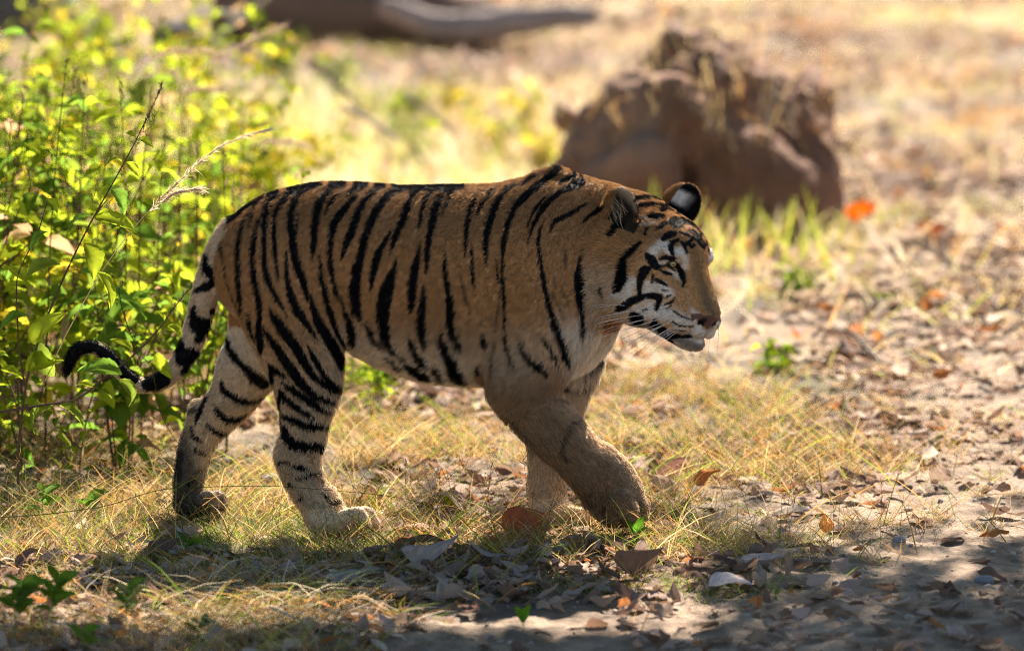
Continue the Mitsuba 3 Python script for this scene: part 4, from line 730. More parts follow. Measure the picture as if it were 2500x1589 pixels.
put('leaf_litter_001', join(gl), 'glossy_leaf', 'pale glossy dead leaves glinting in the sun behind the tiger', 'leaf litter', kind='stuff')
TONES = ['greyish tan', 'mid brown', 'pale tan', 'dark red-brown', 'orange-brown', 'grey-brown', 'pale cream', 'very dark']
BANKS = [[0, 2, 5, 1, 0, 3, 6, 4, 5, 2, 0, 7][s_ % 12] for s_ in range(24)]
x, y = sample(150, -1.7, 2.4, 1.0, density=leaf_dens)
for a_, b_ in zip(x, y):
    k = named('dead_leaf'); sc = rng.uniform(.06, .14)
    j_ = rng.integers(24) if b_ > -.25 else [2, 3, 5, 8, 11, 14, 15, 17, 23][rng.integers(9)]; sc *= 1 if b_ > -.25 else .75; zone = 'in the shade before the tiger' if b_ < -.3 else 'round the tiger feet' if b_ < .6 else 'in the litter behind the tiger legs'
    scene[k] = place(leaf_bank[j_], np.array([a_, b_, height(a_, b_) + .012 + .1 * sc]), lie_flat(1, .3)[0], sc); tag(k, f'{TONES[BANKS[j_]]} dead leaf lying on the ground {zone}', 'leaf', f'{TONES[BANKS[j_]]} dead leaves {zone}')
x, y = sample(150, 2.4, 10, 1.0, density=leaf_dens)
for a_, b_ in zip(x, y):
    k = named('dead_leaf'); sc = rng.uniform(.09, .17)
    j_ = rng.integers(24); zone = 'right of the tiger head' if a_ > .5 else 'behind the tiger body'
    scene[k] = place(leaf_bank[j_], np.array([a_, b_, height(a_, b_) + .015 + .1 * sc]), lie_flat(1, .25)[0], sc); tag(k, f'blurred {TONES[BANKS[j_]]} dead leaf on the sunlit ground {zone}', 'leaf', f'blurred {TONES[BANKS[j_]]} dead leaves {zone}')

CURLED = []
for s_ in range(8):
    V_, F_ = leaf_shape(12, rng.uniform(.45, .62), 1.5, rng.uniform(.2, .5), rng.uniform(.5, 1.3) * (1 if s_ % 3 else -1), rng.uniform(-.8, .8), rng.uniform(.1, .9), .06, 400 + s_, 4)
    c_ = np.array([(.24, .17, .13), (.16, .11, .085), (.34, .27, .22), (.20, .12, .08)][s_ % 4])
    CURLED.append(mikit.ply((V_, F_), 'dry_leaf', smooth=True, color=np.clip(c_ * (1 - .25 * (np.abs(np.sin(V_[:, 0] * 22 + np.abs(V_[:, 1]) * 24)) < .22))[:, None] * (.75 + .5 * meshkit.fbm(V_ * 6, 3, s_)[:, None]), 0, .9)))
for j in range(34):
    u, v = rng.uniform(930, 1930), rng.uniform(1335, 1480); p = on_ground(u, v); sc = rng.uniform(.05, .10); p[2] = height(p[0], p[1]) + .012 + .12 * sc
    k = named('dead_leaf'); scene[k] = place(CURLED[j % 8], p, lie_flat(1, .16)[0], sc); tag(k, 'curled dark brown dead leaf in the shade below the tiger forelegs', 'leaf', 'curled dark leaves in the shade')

# ---------------------------------------------------------------- stones
PEB = trimesh.creation.icosphere(1, .5)
pp = []
for k in range(4):
    V_ = PEB.vertices * [1, .8, .55] * (1 + .35 * (meshkit.noise(PEB.vertices * 3 + 7 * k, k)[:, None] - .5))
    x, y = sample(260, -1.9, 2.4, density=lambda x, y: .25 + .75 * bare(x, y)); n_ = len(x)
    sc = rng.gamma(2, .0035, n_) + .003
    pp.append(scatter((V_, PEB.faces), lie_flat(n_, .2), np.stack([x, y, height(x, y) + .15 * sc], -1), sc, tint(n_, [1, 1, 1], [np.array([.30, .25, .21]), np.array([.36, .29, .23]), np.array([.24, .20, .18])])))
put('pebbles', join(pp), 'matt', 'small pebbles and soil crumbs strewn over the track', 'pebbles', kind='stuff')
STONE = trimesh.creation.icosphere(3, .5)
def stone(u, v, size, col, label, seed, squash=.6):
    V_ = STONE.vertices * [1, .85, squash] * (1 + .5 * (meshkit.fbm(STONE.vertices * 2 + 9 * seed, 3, seed)[:, None] - .5)) * size
    p = on_ground(u, v); p[2] = height(p[0], p[1]) + .12 * size
    put(named('stone'), (V_ + p, STONE.faces, np.array(col) * (.8 + .4 * meshkit.fbm(STONE.vertices * 6, 3, seed)[:, None])), 'matt', label, 'stone')
stone(665, 1170, .07, (.22, .21, .22), 'grey stone in sunlit straw between the hind legs', 1)
stone(425, 1310, .075, (.26, .24, .24), 'grey stone in the shaded grass below the far hind paw', 2)
stone(2405, 1415, .05, (.20, .19, .20), 'small blue-grey stone on the shaded track at the right edge', 3)
stone(2195, 1328, .04, (.24, .22, .21), 'pale pebble on the shaded track right of the upright orange leaf', 4)
stone(240, 1400, .07, (.38, .34, .31), 'pale flat stone in shade near the lower left corner', 5, .35)

# ---------------------------------------------------------------- earth mound, log and sticks behind
def new_grid(lo, hi, h):
    global LO, HI, VOX, NG, AX, FIELD
    LO, HI, VOX = np.array(lo, float), np.array(hi, float), h
    NG = np.ceil((HI - LO) / h).astype(int) + 1
    AX = [LO[k] + h * np.arange(NG[k]) for k in range(3)]
    FIELD = np.full(NG, .3, np.float32)
def earth(p, seed):
    return meshkit.fbm(p * [5, 5, 3], 4, seed) - .5
mb = at(1700, 520, 6.2)
new_grid([mb[0] - 1.0, 5.2, -.1], [mb[0] + 1.0, 7.3, 1.3], .017)
for u, v, y_, r_ in ((1720, 345, 6.35, (.40, .36, .40)), (1668, 170, 6.4, (.15, .20, .17)), (1742, 250, 6.3, (.22, .24, .22)), (1925, 385, 6.3, (.20, .25, .32)), (1965, 250, 6.35, (.11, .14, .10)), (1488, 410, 6.2, (.20, .24, .28)),
                     (1545, 300, 6.2, (.16, .2, .2)), (1630, 300, 6.0, (.17, .14, .19)), (1575, 440, 5.85, (.13, .12, .17)), (1480, 480, 5.95, (.13, .12, .16)), (1700, 540, 6.25, (.60, .42, .16)), (1810, 440, 6.0, (.22, .16, .22)), (1900, 500, 5.95, (.2, .15, .2)), (1990, 470, 6.1, (.12, .15, .22)), (1400, 470, 6.1, (.10, .14, .2)), (1380, 290, 6.4, (.06, .08, .08)), (2000, 220, 6.4, (.05, .1, .05))):
    ball(at(u, v, y_), np.array(r_), k=.05)
MV, MT = surface(FIELD, LO, VOX); MN = vnormals(MV, MT)
groove = np.sin(MV[:, 0] * 46 + 5 * meshkit.fbm(MV * 3, 2, 9)) * sm(.35, .75, MV[:, 2])
ridge = np.abs(meshkit.fbm(MV * [7, 7, 4], 4, 13) - .5) + .6 * np.abs(meshkit.fbm(MV * [17, 17, 9], 3, 14) - .5)
MV = MV + MN * (.09 * earth(MV, 3) + .05 * earth(MV * 3.3, 4) - .10 * (ridge - .16) * sm(.35, .75, MV[:, 2] + .35 * (MV[:, 0] - mb[0])) + .012 * groove)[:, None]
mc = np.array([.145, .075, .05]) * (.4 + 1.2 * meshkit.fbm(MV * 6, 4, 8))[:, None] + np.array([.05, .045, .04]) * sm(.5, .7, meshkit.fbm(MV * 2.2, 3, 12))[:, None]
put('earth_mound', (MV, MT, mc), 'matt', 'big peaked red-brown earth mound, blurred, behind the tiger head', 'mound')
# straw lying on the mound
k_ = np.where((MV[:, 2] > .35) & (MN[:, 1] < .3))[0]; k_ = k_[rng.integers(len(k_), size=260)]
d_ = norm(np.stack([rng.normal(0, .35, 260), -.3 + 0 * rng.random(260), rng.choice([-.4, 1.], 260)], 1)); L_ = rng.uniform(.08, .24, 260)[:, None]
P_ = np.stack([MV[k_], MV[k_] + MN[k_] * .03 + d_ * L_ * .5, MV[k_] + MN[k_] * .02 + d_ * L_], 1)
v, f = strips(P_, np.full(260, .0032)); put('mound_straw', (v, f, np.repeat(tint(260, [2, 1, 1], [STRAW, ORANGE, GREY]), 6, 0)), 'blade', 'dry straw hanging over the earth mound', 'straw', kind='stuff')
def limb(points, radii, seed, bark=.12, sides=14, sub_=.03):
    P = np.array(points, float); t_ = np.concatenate([[0], np.cumsum(np.linalg.norm(np.diff(P, axis=0), axis=1))])
    tt_ = np.linspace(0, t_[-1], max(int(t_[-1] / sub_), len(P)))
    Q = PchipInterpolator(t_, np.column_stack([P, radii]))(tt_) if len(P) > 2 else np.column_stack([np.stack([np.interp(tt_, t_, P[:, k]) for k in range(3)], 1), np.interp(tt_, t_, radii)])
    v, f = tubes([Q[:, :3]], [Q[:, 3]], sides)
    c0 = np.repeat(Q[:, :3], sides, 0); d_ = v - c0
    v = c0 + d_ * (1 + bark * 3 * (meshkit.fbm(v * [30, 30, 30] * .25, 3, seed) - .5) + bark * (meshkit.fbm(v * 18, 3, seed + 1) - .5))[:, None]
    caps = []
    for e in (0, len(Q) - 1):
        caps.append(len(v) + len(caps))
    v = np.vstack([v, Q[0, :3], Q[-1, :3]]); j = np.arange(sides); o = (len(Q) - 1) * sides
    f = np.vstack([f, np.stack([np.full(sides, caps[0]), (j + 1) % sides, j], 1), np.stack([np.full(sides, caps[1]), o + j, o + (j + 1) % sides], 1)])
    return v, f
def wood(m_, col, seed):
    return m_[0], m_[1], np.array(col) * (.6 + .8 * meshkit.fbm(m_[0] * [9, 9, 9], 3, seed))[:, None]
put('fallen_trunk', wood(limb([at(540, 0, 14.3), at(760, 30, 14.2), at(960, 34, 14.1), at(1180, 52, 14), at(1300, 60, 14)], [.26, .25, .21, .13, .06], 3, .1, 22), (.13, .085, .06), 4), 'matt', 'thick dark brown fallen trunk, blurred, at the top of the picture', 'log')
put('dead_branch', wood(limb([at(925, 8, 13.6), at(1010, 42, 13.6), at(1090, 62, 13.6), at(1200, 58, 13.6), at(1330, 44, 13.6), at(1460, 38, 13.6)], [.045, .075, .085, .085, .08, .05], 5, .2, 14), (.24, .20, .185), 6), 'matt', 'grey gnarled dead branch lying against the fallen trunk', 'branch')
put('dead_branch_001', wood(limb([at(120, -60, 9), at(170, 20, 9), at(230, 80, 9), at(320, 170, 9)], [.07, .06, .055, .05], 7, .1), (.50, .45, .40), 8), 'matt', 'pale bleached dead branch slanting behind the bush at the upper left', 'branch')
for u0, v0, u1, v1, y_, r_, col, lab in ((495, 118, 680, -25, 8.5, .011, (.55, .50, .42), 'pale straight dry stick leaning up to the fallen trunk'), (470, 36, 605, 40, 8.6, .013, (.5, .47, .42), 'short pale stick lying level near the top edge'),
                                  (835, 262, 975, 345, 6.6, .013, (.30, .27, .25), 'grey dry stick lying aslant above the tiger rump'), (760, 150, 905, 300, 8, .016, (.13, .10, .08), 'dark dry stick behind the yellow-leaved sapling'),
                                  (985, 235, 1110, 330, 7.6, .012, (.2, .16, .14), 'thin brown stick on the ground above the tiger back')):
    put(named('dry_stick'), wood(limb([at(u0, v0, y_), at((u0 + u1) / 2 + 6, (v0 + v1) / 2 - 5, y_ + .04), at(u1, v1, y_)], [r_, r_ * .9, r_ * .5], int(u0), .1, 8), col, int(u1)), 'matt', lab, 'stick')
def rock(u, v, y_, r_, col, lab, seed):
    V_ = trimesh.creation.icosphere(4, 1.0).vertices; c = at(u, v, y_)
    Fc = trimesh.creation.icosphere(4, 1.0).faces
    P = V_ * r_ * (1 + .6 * (meshkit.fbm(V_ * 1.4 + seed * 3, 4, seed) - .5))[:, None] + c
    put(named('rock'), (P, Fc, np.array(col) * (.6 + .8 * meshkit.fbm(P * 8, 3, seed))[:, None]), 'matt', lab, 'rock')
rock(430, 105, 9.5, np.array([.12, .1, .11]), (.10, .09, .10), 'dark rock form put in for a patch of shade, blurred, behind the bush near the top', 4)  # added shape that reads as a patch of shade
rock(60, 20, 10.5, np.array([.22, .15, .16]), (.08, .08, .085), 'dark rock at the top left corner behind the bush', 5)

x, y = sample(380, 2.6, 13); tp = []
for a_, b_ in zip(x, y):
    g_ = rng.uniform(0, 3.14); L_ = rng.uniform(.12, .5); d_ = np.array([np.cos(g_), np.sin(g_), rng.uniform(0, .35)]) * L_; o_ = np.array([a_, b_, float(height(a_, b_)) + .01])
    tp.append(np.array([o_, o_ + d_ * .35 + rng.normal(0, .02, 3), o_ + d_ * .7 + rng.normal(0, .02, 3), o_ + d_])); tp[-1][:, 2] = np.maximum(tp[-1][:, 2], o_[2])
v, f = tubes(tp, [np.linspace(a_, a_ * .4, 4) for a_ in rng.uniform(.003, .011, 380)], 5)
put('twigs', (v, f, np.repeat(tint(380, [3, 2, 1], [np.array([.10, .07, .05]), np.array([.22, .18, .15]), np.array([.35, .30, .26])]), 20, 0)), 'matt', 'broken dry twigs strewn over the ground behind the tiger', 'twigs', kind='stuff')

# ---------------------------------------------------------------- leafy plants
YG, DG, YEL, OLIVE, TANL = [np.array(c) for c in ((.34, .42, .024), (.12, .22, .026), (.52, .42, .03), (.16, .22, .025), (.40, .26, .14))]
GLEAF = [leaf_shape(8, w, 1.8, .15, -.55 * c, .2, .5, .03, 200 + s_, 2, .06) for s_, (w, c) in enumerate(((.55, .8), (.6, .4), (.5, 1.1), (.62, .6), (.52, .2), (.58, 1.3)))]
NLEAF = []
for s_ in range(15):
    V_, F_ = leaf_shape(16, [.52, .60, .56][s_ % 3], 1.8, .12, [-.5, -.8, -.25, -1.1][s_ % 4], .15, .5, .03, 240 + s_, 3, .05)
    base = [YG, DG * 1.2, YG * .9, OLIVE * 1.2, YG * .7][s_ % 5]
    vein = 1 + .35 * (np.abs(V_[:, 1]) < .02) - .18 * (np.abs(np.sin(V_[:, 0] * 20 - np.abs(V_[:, 1]) * 22)) < .22)
    NLEAF.append(mikit.ply((V_, F_), 'green_leaf', smooth=True, color=np.clip(base * vein[:, None] * (.8 + .4 * meshkit.fbm(V_ * 5, 2, s_)[:, None]), 0, .9)))
def curve(points, step=.03):
    P = np.array(points, float); t_ = np.concatenate([[0], np.cumsum(np.linalg.norm(np.diff(P, axis=0), axis=1))])
    return PchipInterpolator(t_, P)(np.linspace(0, t_[-1], max(6, int(t_[-1] / step))))
STEMC = np.array([.10, .06, .035])
def stem_mesh(paths, r0, r1, col=STEMC, sides=5):
    v, f = tubes(paths, [np.linspace(a, b, len(p)) for p, a, b in zip(paths, r0, r1)], sides)
    return v, f, np.tile(col, (len(v), 1)) * (.8 + .4 * meshkit.noise(v * 40, 2)[:, None])
def leaf_frames(stem_pts, stem_dir, droop):
    n_ = len(stem_pts); a = rng.uniform(0, 6.28, n_)
    out = np.stack([np.cos(a), np.sin(a), 0 * a], 1)
    d = norm(out + .25 * stem_dir + np.array([0, 0, -1.]) * rng.normal(droop, .35, n_)[:, None])
    return frames(d, np.array([0, 0, 1.]) + .35 * rng.normal(size=(n_, 3)))
def shrub(x, y, h, nst, size, label, group=None, single=False, lean=(0, 0), cols=((YG, 5), (DG, 1.6), (OLIVE, 2), (YEL, .45), (TANL, .15)), node=.055, key='leafy_shrub', cat='shrub', spike=True, r=.004, droop=.45, base=.12):
    key = named(key); tag(key, label, cat, group)
    z0 = float(height(x, y)); paths, pts, dirs = [], [], []
    for k in range(nst):
        a = rng.uniform(0, 6.28); o = np.array([np.cos(a), np.sin(a), 0]); hh = h * rng.uniform(.7, 1.05)
        b = np.array([x, y, z0 - .02]) + o * rng.uniform(0, .10)
        tip = b + np.array([lean[0], lean[1], 0]) * hh + o * rng.uniform(.05, .32) * hh + [0, 0, hh]
        mid = (b + tip) / 2 + np.array([0, 0, .08 * hh]) - o * .06 * hh + rng.normal(0, .02, 3)
        p = curve([b, mid, tip], .02); paths.append(p)
        for br in range(rng.integers(1, 4)):
            i0 = int(len(p) * rng.uniform(.25, .7)); a2 = rng.uniform(0, 6.28); L_ = hh * rng.uniform(.18, .4)
            e = p[i0] + np.array([np.cos(a2) * .7, np.sin(a2) * .7, .65]) * L_
            paths.append(curve([p[i0], (p[i0] + e) / 2 + [0, 0, -.02], e], .02))
    for p in paths:
        L_ = len(p); i_ = np.arange(int(L_ * base) + 1, L_, max(1, int(node / .02)))
        for rep in range(2):
            pts.append(p[i_] + 0); dirs.append(norm(np.gradient(p, axis=0))[i_])
        pts.append(p[-3:]); dirs.append(norm(np.gradient(p, axis=0))[-3:])
    pts, dirs = np.vstack(pts), np.vstack(dirs)
    R = leaf_frames(pts, dirs, droop); n_ = len(pts)
    sc = size * rng.uniform(.55, 1.2, n_)
    pt = .22 * sc[:, None] * R[:, :, 0]                         # leaf stalks
    pet = strips(np.stack([pts, pts + pt * .5, pts + pt], 1), np.full(n_, .0018))
    sm_ = stem_mesh(paths, [r * (1 if i < nst else .6) for i in range(len(paths))], [r * .4] * len(paths))
    pt_ = (*pet, np.tile(OLIVE * .8, (len(pet[0]), 1)))
    if single or h < .4:
        for i, pa in enumerate(paths):
            put(key + '__stem' + ('' if i == 0 else f'_{i:03d}'), stem_mesh([pa], [r * (1 if i < nst else .6)], [r * .4]), 'matt')
        put(key + '__leaf_stalks', pt_, 'matt', kind='stuff')
    else:
        put(key + '__branches', join([sm_, pt_]), 'matt', kind='stuff')
    if single:
        for q_ in range(n_):
            kk = key + '__leaf' + ('' if q_ == 0 else f'_{q_:03d}')
            scene[kk] = place(NLEAF[rng.integers(15)], pts[q_] + pt[q_], R[q_], sc[q_])
    else:
        w_ = np.array([c[1] for c in cols]); col = np.array([c[0] for c in cols])[rng.choice(len(cols), n_, p=w_ / w_.sum())] * rng.uniform(.75, 1.25, (n_, 1))
        parts = [scatter(GLEAF[g_], R[g_::6], (pts + pt)[g_::6], sc[g_::6], col[g_::6]) for g_ in range(6) if len(pts[g_::6])]
        put(key + '__foliage', join(parts), 'green_leaf'); tag(key + '__foliage', kind='stuff')
    if spike:
        tips = np.array([p[-1] for p in paths[:nst]]); sp = []
        for tpt in tips:
            m_ = 14; s_ = rng.uniform(0, 1, m_)[:, None]; b = tpt + [0, 0, .05] * s_ + .006 * rng.normal(size=(m_, 3))
            sp.append(np.stack([b, b + [0, 0, .008] + .006 * rng.normal(size=(m_, 3)), b + [0, 0, .014] + .008 * rng.normal(size=(m_, 3))], 1))
        v, f = strips(np.vstack(sp), np.full(14 * len(tips), .004)); put(key + '__flower_spikes', (v, f, np.tile(np.array([.12, .11, .04]), (len(v), 1))), 'blade', kind='stuff')
    return key
# the bush: front row with single leaves, then rows behind
front = [(-1.98, .55, .85, 'front shrub at the left edge, its dark leaves just left of the tail tip'), (-1.72, .42, .62, 'low front shrub below the hooked tail tip, with dark stems'), (-1.85, .85, 1.02, 'tall front shrub at the left edge rising above the tail tip'),
         (-1.32, .65, .55, 'low sunlit shrub between the curl of the tail and the far hind leg')]
for x, y, h, lab in front:
    shrub(x, y, h, 3, .062, lab, single=True, node=.07)
for j in range(21):
    y = .75 + 3.4 * (j / 20) ** 1.1; lo_ = -half_width(y) * 1.14 - .05; hi_ = -.86 - .04 * y + (.10 if y < 1.5 else 0)
    x = lo_ + (hi_ - lo_) * ((j * .618) % 1.0)
    fr = (x - lo_) / (hi_ - lo_)
    hue = [((YG, 5), (DG, 1.6), (OLIVE, 2), (YEL, .5), (TANL, .15)), ((YG, 2), (DG, 4), (OLIVE, 3), (YEL, .2), (TANL, .3)), ((YG, 4), (OLIVE, 1), (YEL, 1.5), (DG, .5), (TANL, .4)), ((DG, 2), (OLIVE, 2), (YG, 3), (TANL, .5))][j % 4]
    h = (1.28 - .55 * fr ** 1.2) * rng.uniform(.85, 1.08) * (.80 if y < 1.2 else .92)
    hn_ = ['yellow-green', 'deep green', 'golden-green', 'mixed green'][j % 4]; row_ = 'front' if j < 8 else 'middle' if j < 16 else 'rear'
    shrub(x, y, h, 5, rng.uniform(.06, .11), f'{hn_} leafy shrub in the {row_} part of the bush behind the tail', f'{hn_} shrubs in the {row_} of the bush', r=.005, base=.2, node=.08, cols=hue)
for j in range(16):
    y = 3.4 + 6.0 * j / 15; lo_ = -half_width(y) * 1.1; x = lo_ + (rng.random()) * 1.15
    shrub(x, y, rng.uniform(.7, 1.15), 3, .075, 'blurred pale green shrub in the back of the bush', 'shrubs at the back of the bush', cols=((YG, 4), (OLIVE, 2), (YEL, 1.6), (TANL, .6)), node=.08)
for u, v, y_, h, lab in ((640, 345, 5.2, .62, 'yellow-leaved sapling, blurred, above the tiger rump'), (735, 300, 6.3, .52, 'blurred sapling with round yellow leaves right of the bush'), (540, 420, 4.6, .55, 'yellowing plant, blurred, at the right end of the bush')):
    p = on_ground(u, 0) if 0 else at(u, 500, y_)
    shrub(p[0], y_, h, 3, .085, lab, cols=((YEL, 3), (YG, 1.6), (OLIVE, .8)), node=.10, key='yellow_sapling', cat='sapling', spike=False)
for u, y_, h, lab in ((855, 2.3, .20, 'green weed behind the tiger flank, left of the belly gap'), (915, 2.0, .17, 'low green weed seen under the belly behind the near thigh'), (985, 2.5, .16, 'small green weed behind the tiger belly'), (750, 1.6, .98, 'slender weed rising above the tiger rump'),
                      (1900, 2.6, .13, 'small yellow-green weed among the litter right of the tiger chin'), (1950, 4.2, .16, 'bright small weed in the litter right of the tiger brow')):
    shrub(at(u, 900, y_)[0], y_, h, 3 if h < .5 else 1, .05, lab, cols=((YG, 2), (DG, 2), (OLIVE, 1)), node=.05 if h < .5 else .12, key='weed', cat='weed', spike=False, r=.0025)

bs, bh = [], []
for j in range(34):
    y_ = rng.uniform(.9, 3.0); u = rng.uniform(-10, 560); top = rng.uniform(120, 420) + .35 * max(u - 150, 0)
    a_, b_ = at(u, 900, y_), at(u + rng.normal(45, 40), top, y_); a_[2] = 0
    c = curve([a_, (a_ + b_) / 2 + rng.normal(0, .02, 3), b_], .05); bs.append(c)
    for q_ in range(12):
        o_ = c[-1] + (c[-2] - c[-1]) * rng.uniform(0, 2.2); bh.append(np.stack([o_, o_ + rng.normal(0, .006, 3) + [0, 0, .008], o_ + rng.normal(0, .010, 3) + [0, 0, .018]]))
v, f = tubes(bs, [np.linspace(.0032, .0012, len(c)) for c in bs], 5); h_ = strips(np.array(bh), np.full(len(bh), .0045))
put('bush_stalks', join([(v, f, np.tile(np.array([.13, .06, .05]), (len(v), 1))), (*h_, np.tile(np.array([.22, .19, .08]), (len(h_[0]), 1)))]), 'blade', 'thin upright seed stalks standing in the bush', 'stalks', kind='stuff')
for j in range(9):
    u, v = [(980, 340), (1120, 330), (1010, 390), (1180, 380), (900, 300), (1290, 330), (700, 250), (1330, 390), (830, 240)][j]; p_ = on_ground(u, v)
    shrub(p_[0], p_[1], rng.uniform(.18, .34), 4, .07, ['blurred low green weed on the open ground above the tiger back', 'blurred yellowing weed on the open ground above the tiger back'][j % 2], ['green weeds behind the tiger', 'yellowing weeds behind the tiger'][j % 2], cols=[((YG, 2), (DG, 2), (OLIVE, 2)), ((YEL, 2), (YG, 1), (TANL, 1))][j % 2], node=.06, key='weed', cat='weed', spike=False, r=.003)

# the two long stems in focus, every leaf its own part
def drawn_plant(key, label, stems, leaves, y_, cat='plant', col=STEMC, rad=.0042):
    key = named(key); tag(key, label, cat)
    paths = [curve([at(u, v, y_ + dy) for u, v, dy in s_], .012) for s_ in stems]
    put(key + '__stem', stem_mesh(paths, [rad * (1 if k == 0 else .6) for k in range(len(paths))], [rad * .35] * len(paths), col, 6), 'matt')
    for q_, (u0, v0, u1, v1, b) in enumerate(leaves):
        p0_, p1_ = at(u0, v0, y_ - .01), at(u1, v1, y_ - .01 + rng.uniform(-.03, .03)); L_ = np.linalg.norm(p1_ - p0_)
        d = (p1_ - p0_) / L_; up = norm(np.array([rng.normal(0, .3), -.55 + rng.normal(0, .2), .8]))
        kk = key + '__leaf' + ('' if q_ == 0 else f'_{q_:03d}')
        scene[kk] = place(NLEAF[b], p0_, frames(d[None], up[None])[0], L_)
    return key, paths
def spikes(key, points, y_, size=.03):
    b0 = np.array([at(u, v, y_) for u, v in points]); n_ = len(b0); m_ = 16
    s_ = rng.uniform(-.5, .5, (n_, m_, 1)); b = b0[:, None] + np.array([.25, 0, .9]) * s_ * size * 1.3
    o = rng.normal(size=(n_, m_, 3)) * [1, 1, .5]
    P = np.stack([b, b + o * size * .10 + [0, 0, size * .12], b + o * size * .16 + [0, 0, size * .3]], 2).reshape(-1, 3, 3)
    v, f = strips(P, np.array([[.0022, .0026, .0006]] * len(P))); put(key + '__flower_spikes', (v, f, np.tile(np.array([.17, .15, .05]), (len(v), 1))), 'blade', kind='stuff')
k_, _ = drawn_plant('flowering_stem', 'tall dark stem with small flower spikes in focus against the bright bush', [[(45, 1180, .1), (62, 950, .03), (95, 830, 0), (146, 700, 0), (219, 548, 0), (270, 457, 0), (320, 366, 0), (357, 292, 0), (395, 212, 0)],
    [(219, 548, 0), (236, 520, 0), (262, 488, 0)], [(62, 950, .03), (40, 700, 0), (95, 560, 0), (118, 480, 0)]],
    [(215, 518, 150, 566, 1), (232, 522, 338, 556, 0), (275, 464, 316, 523, 1), (298, 388, 256, 393, 3), (312, 394, 346, 434, 0), (339, 338, 380, 354, 5), (330, 330, 303, 322, 5), (266, 452, 236, 496, 0), (208, 592, 238, 684, 4), (140, 634, 46, 680, 3), (247, 662, 282, 750, 0),
     (60, 905, 150, 870, 4), (70, 830, 150, 760, 0), (90, 840, 140, 930, 3), (110, 560, 66, 610, 1), (118, 486, 150, 520, 5), (60, 760, -10, 800, 1), (64, 690, 10, 640, 0)], -.16)
spikes(k_, [(392, 218), (382, 240), (366, 280), (378, 290), (352, 310), (364, 316), (292, 360), (334, 358), (296, 430), (226, 492), (268, 486)], -.16, .034)
k_, _ = drawn_plant('flowering_stem', 'long arching stem with green leaves crossing in front of the tail', [[(-30, 1010, 0), (60, 996, 0), (100, 989, 0), (173, 979, 0), (254, 923, 0), (327, 866, 0), (383, 809, 0), (424, 753, 0), (462, 704, 0)]],
    [(327, 852, 274, 824, 4), (383, 860, 417, 926, 0), (300, 925, 340, 984, 3), (300, 900, 192, 896, 1), (404, 782, 384, 758, 5), (412, 793, 446, 816, 0), (225, 944, 182, 934, 0), (150, 984, 210, 1030, 8), (120, 984, 60, 1050, 3)], -.30)
spikes(k_, [(460, 706), (446, 728), (432, 745), (424, 756), (455, 716)], -.30, .03)

# grasses in focus
def awned(key, label, stalk, heads, y_, col, awn=.018, n_aw=150, rad=.0011):
    key = named(key); tag(key, label, 'grass')
    p = curve([at(u, v, y_) for u, v in stalk], .015); put(key + '__stalk', stem_mesh([p], [rad * 1.4], [rad * .6], col * .8, 5), 'blade')
    for q_, hd in enumerate(heads):
        c = curve([at(u, v, y_) for u, v in hd], .006); i_ = rng.integers(0, len(c) - 1, n_aw); tg = norm(np.gradient(c, axis=0))[i_]
        d = norm(tg + .28 * rng.normal(size=(n_aw, 3))); L_ = awn * rng.uniform(.5, 1.6, (n_aw, 1))
        P = np.stack([c[i_], c[i_] + d * L_ * .5 + [0, 0, -.0005], c[i_] + d * L_ + np.array([0, 0, -.12]) * L_], 1)
        v, f = strips(P, np.array([[.0024, .0016, .0004]] * n_aw)); put(key + '__seed_head' + ('' if q_ == 0 else f'_{q_:03d}'), (v, f, np.tile(col, (len(v), 1))), 'blade')
awned('seeding_grass', 'single feathery grass plume in focus, arching right above the bush', [(110, 930), (232, 690), (300, 590), (379, 498), (457, 425), (526, 366), (594, 334), (667, 315)], [[(362, 520), (457, 425), (526, 366), (594, 334), (664, 316)], [(396, 496), (440, 468), (488, 462)]], -.12, np.array([.70, .58, .40]), .022, 420)
for hd, lab in (([(365, 150), (430, 125), (490, 122), (540, 140)], 'soft pinkish grass plume, blurred, above the bush'), ([(480, 172), (560, 125), (620, 95), (690, 66)], 'long pinkish grass plume, blurred, slanting up beside the fallen trunk'), ([(440, 232), (490, 216), (545, 222)], 'short arched grass plume, blurred, at the top of the bush'), ([(630, 352), (690, 345), (745, 356)], 'pale level grass plume, blurred, right of the focused plume')):
    awned('plume_grass', lab, [(hd[0][0] - 70, hd[0][1] + 260), (hd[0][0] - 25, hd[0][1] + 70), hd[0]], [hd], 3.2, np.array([.50, .37, .29]), .035, 200, .0016)
awned('seeding_grass', 'drooping pale dry grass head in the shade at the bottom', [(832, 1545), (838, 1490), (862, 1456)], [[(858, 1462), (885, 1455), (920, 1474), (955, 1500)]], -1.05, np.array([.60, .46, .28]), .016, 220)
for j, (pts_, lab) in enumerate((([(-10, 1262), (230, 1240), (420, 1192), (640, 1186), (800, 1196), (1010, 1222), (1120, 1290)], 'long thin green stalk lying level across both hind legs'), ([(290, 700), (340, 860), (370, 900), (390, 1000), (470, 1120)], 'thin stalk slanting down in front of the tail'))):
    k_ = named('grass_stalk'); put(k_, stem_mesh([curve([at(u, v, -.33) for u, v in pts_], .02)], [.0013], [.0006], np.array([.10, .12, .04]), 4), 'blade', lab, 'grass')
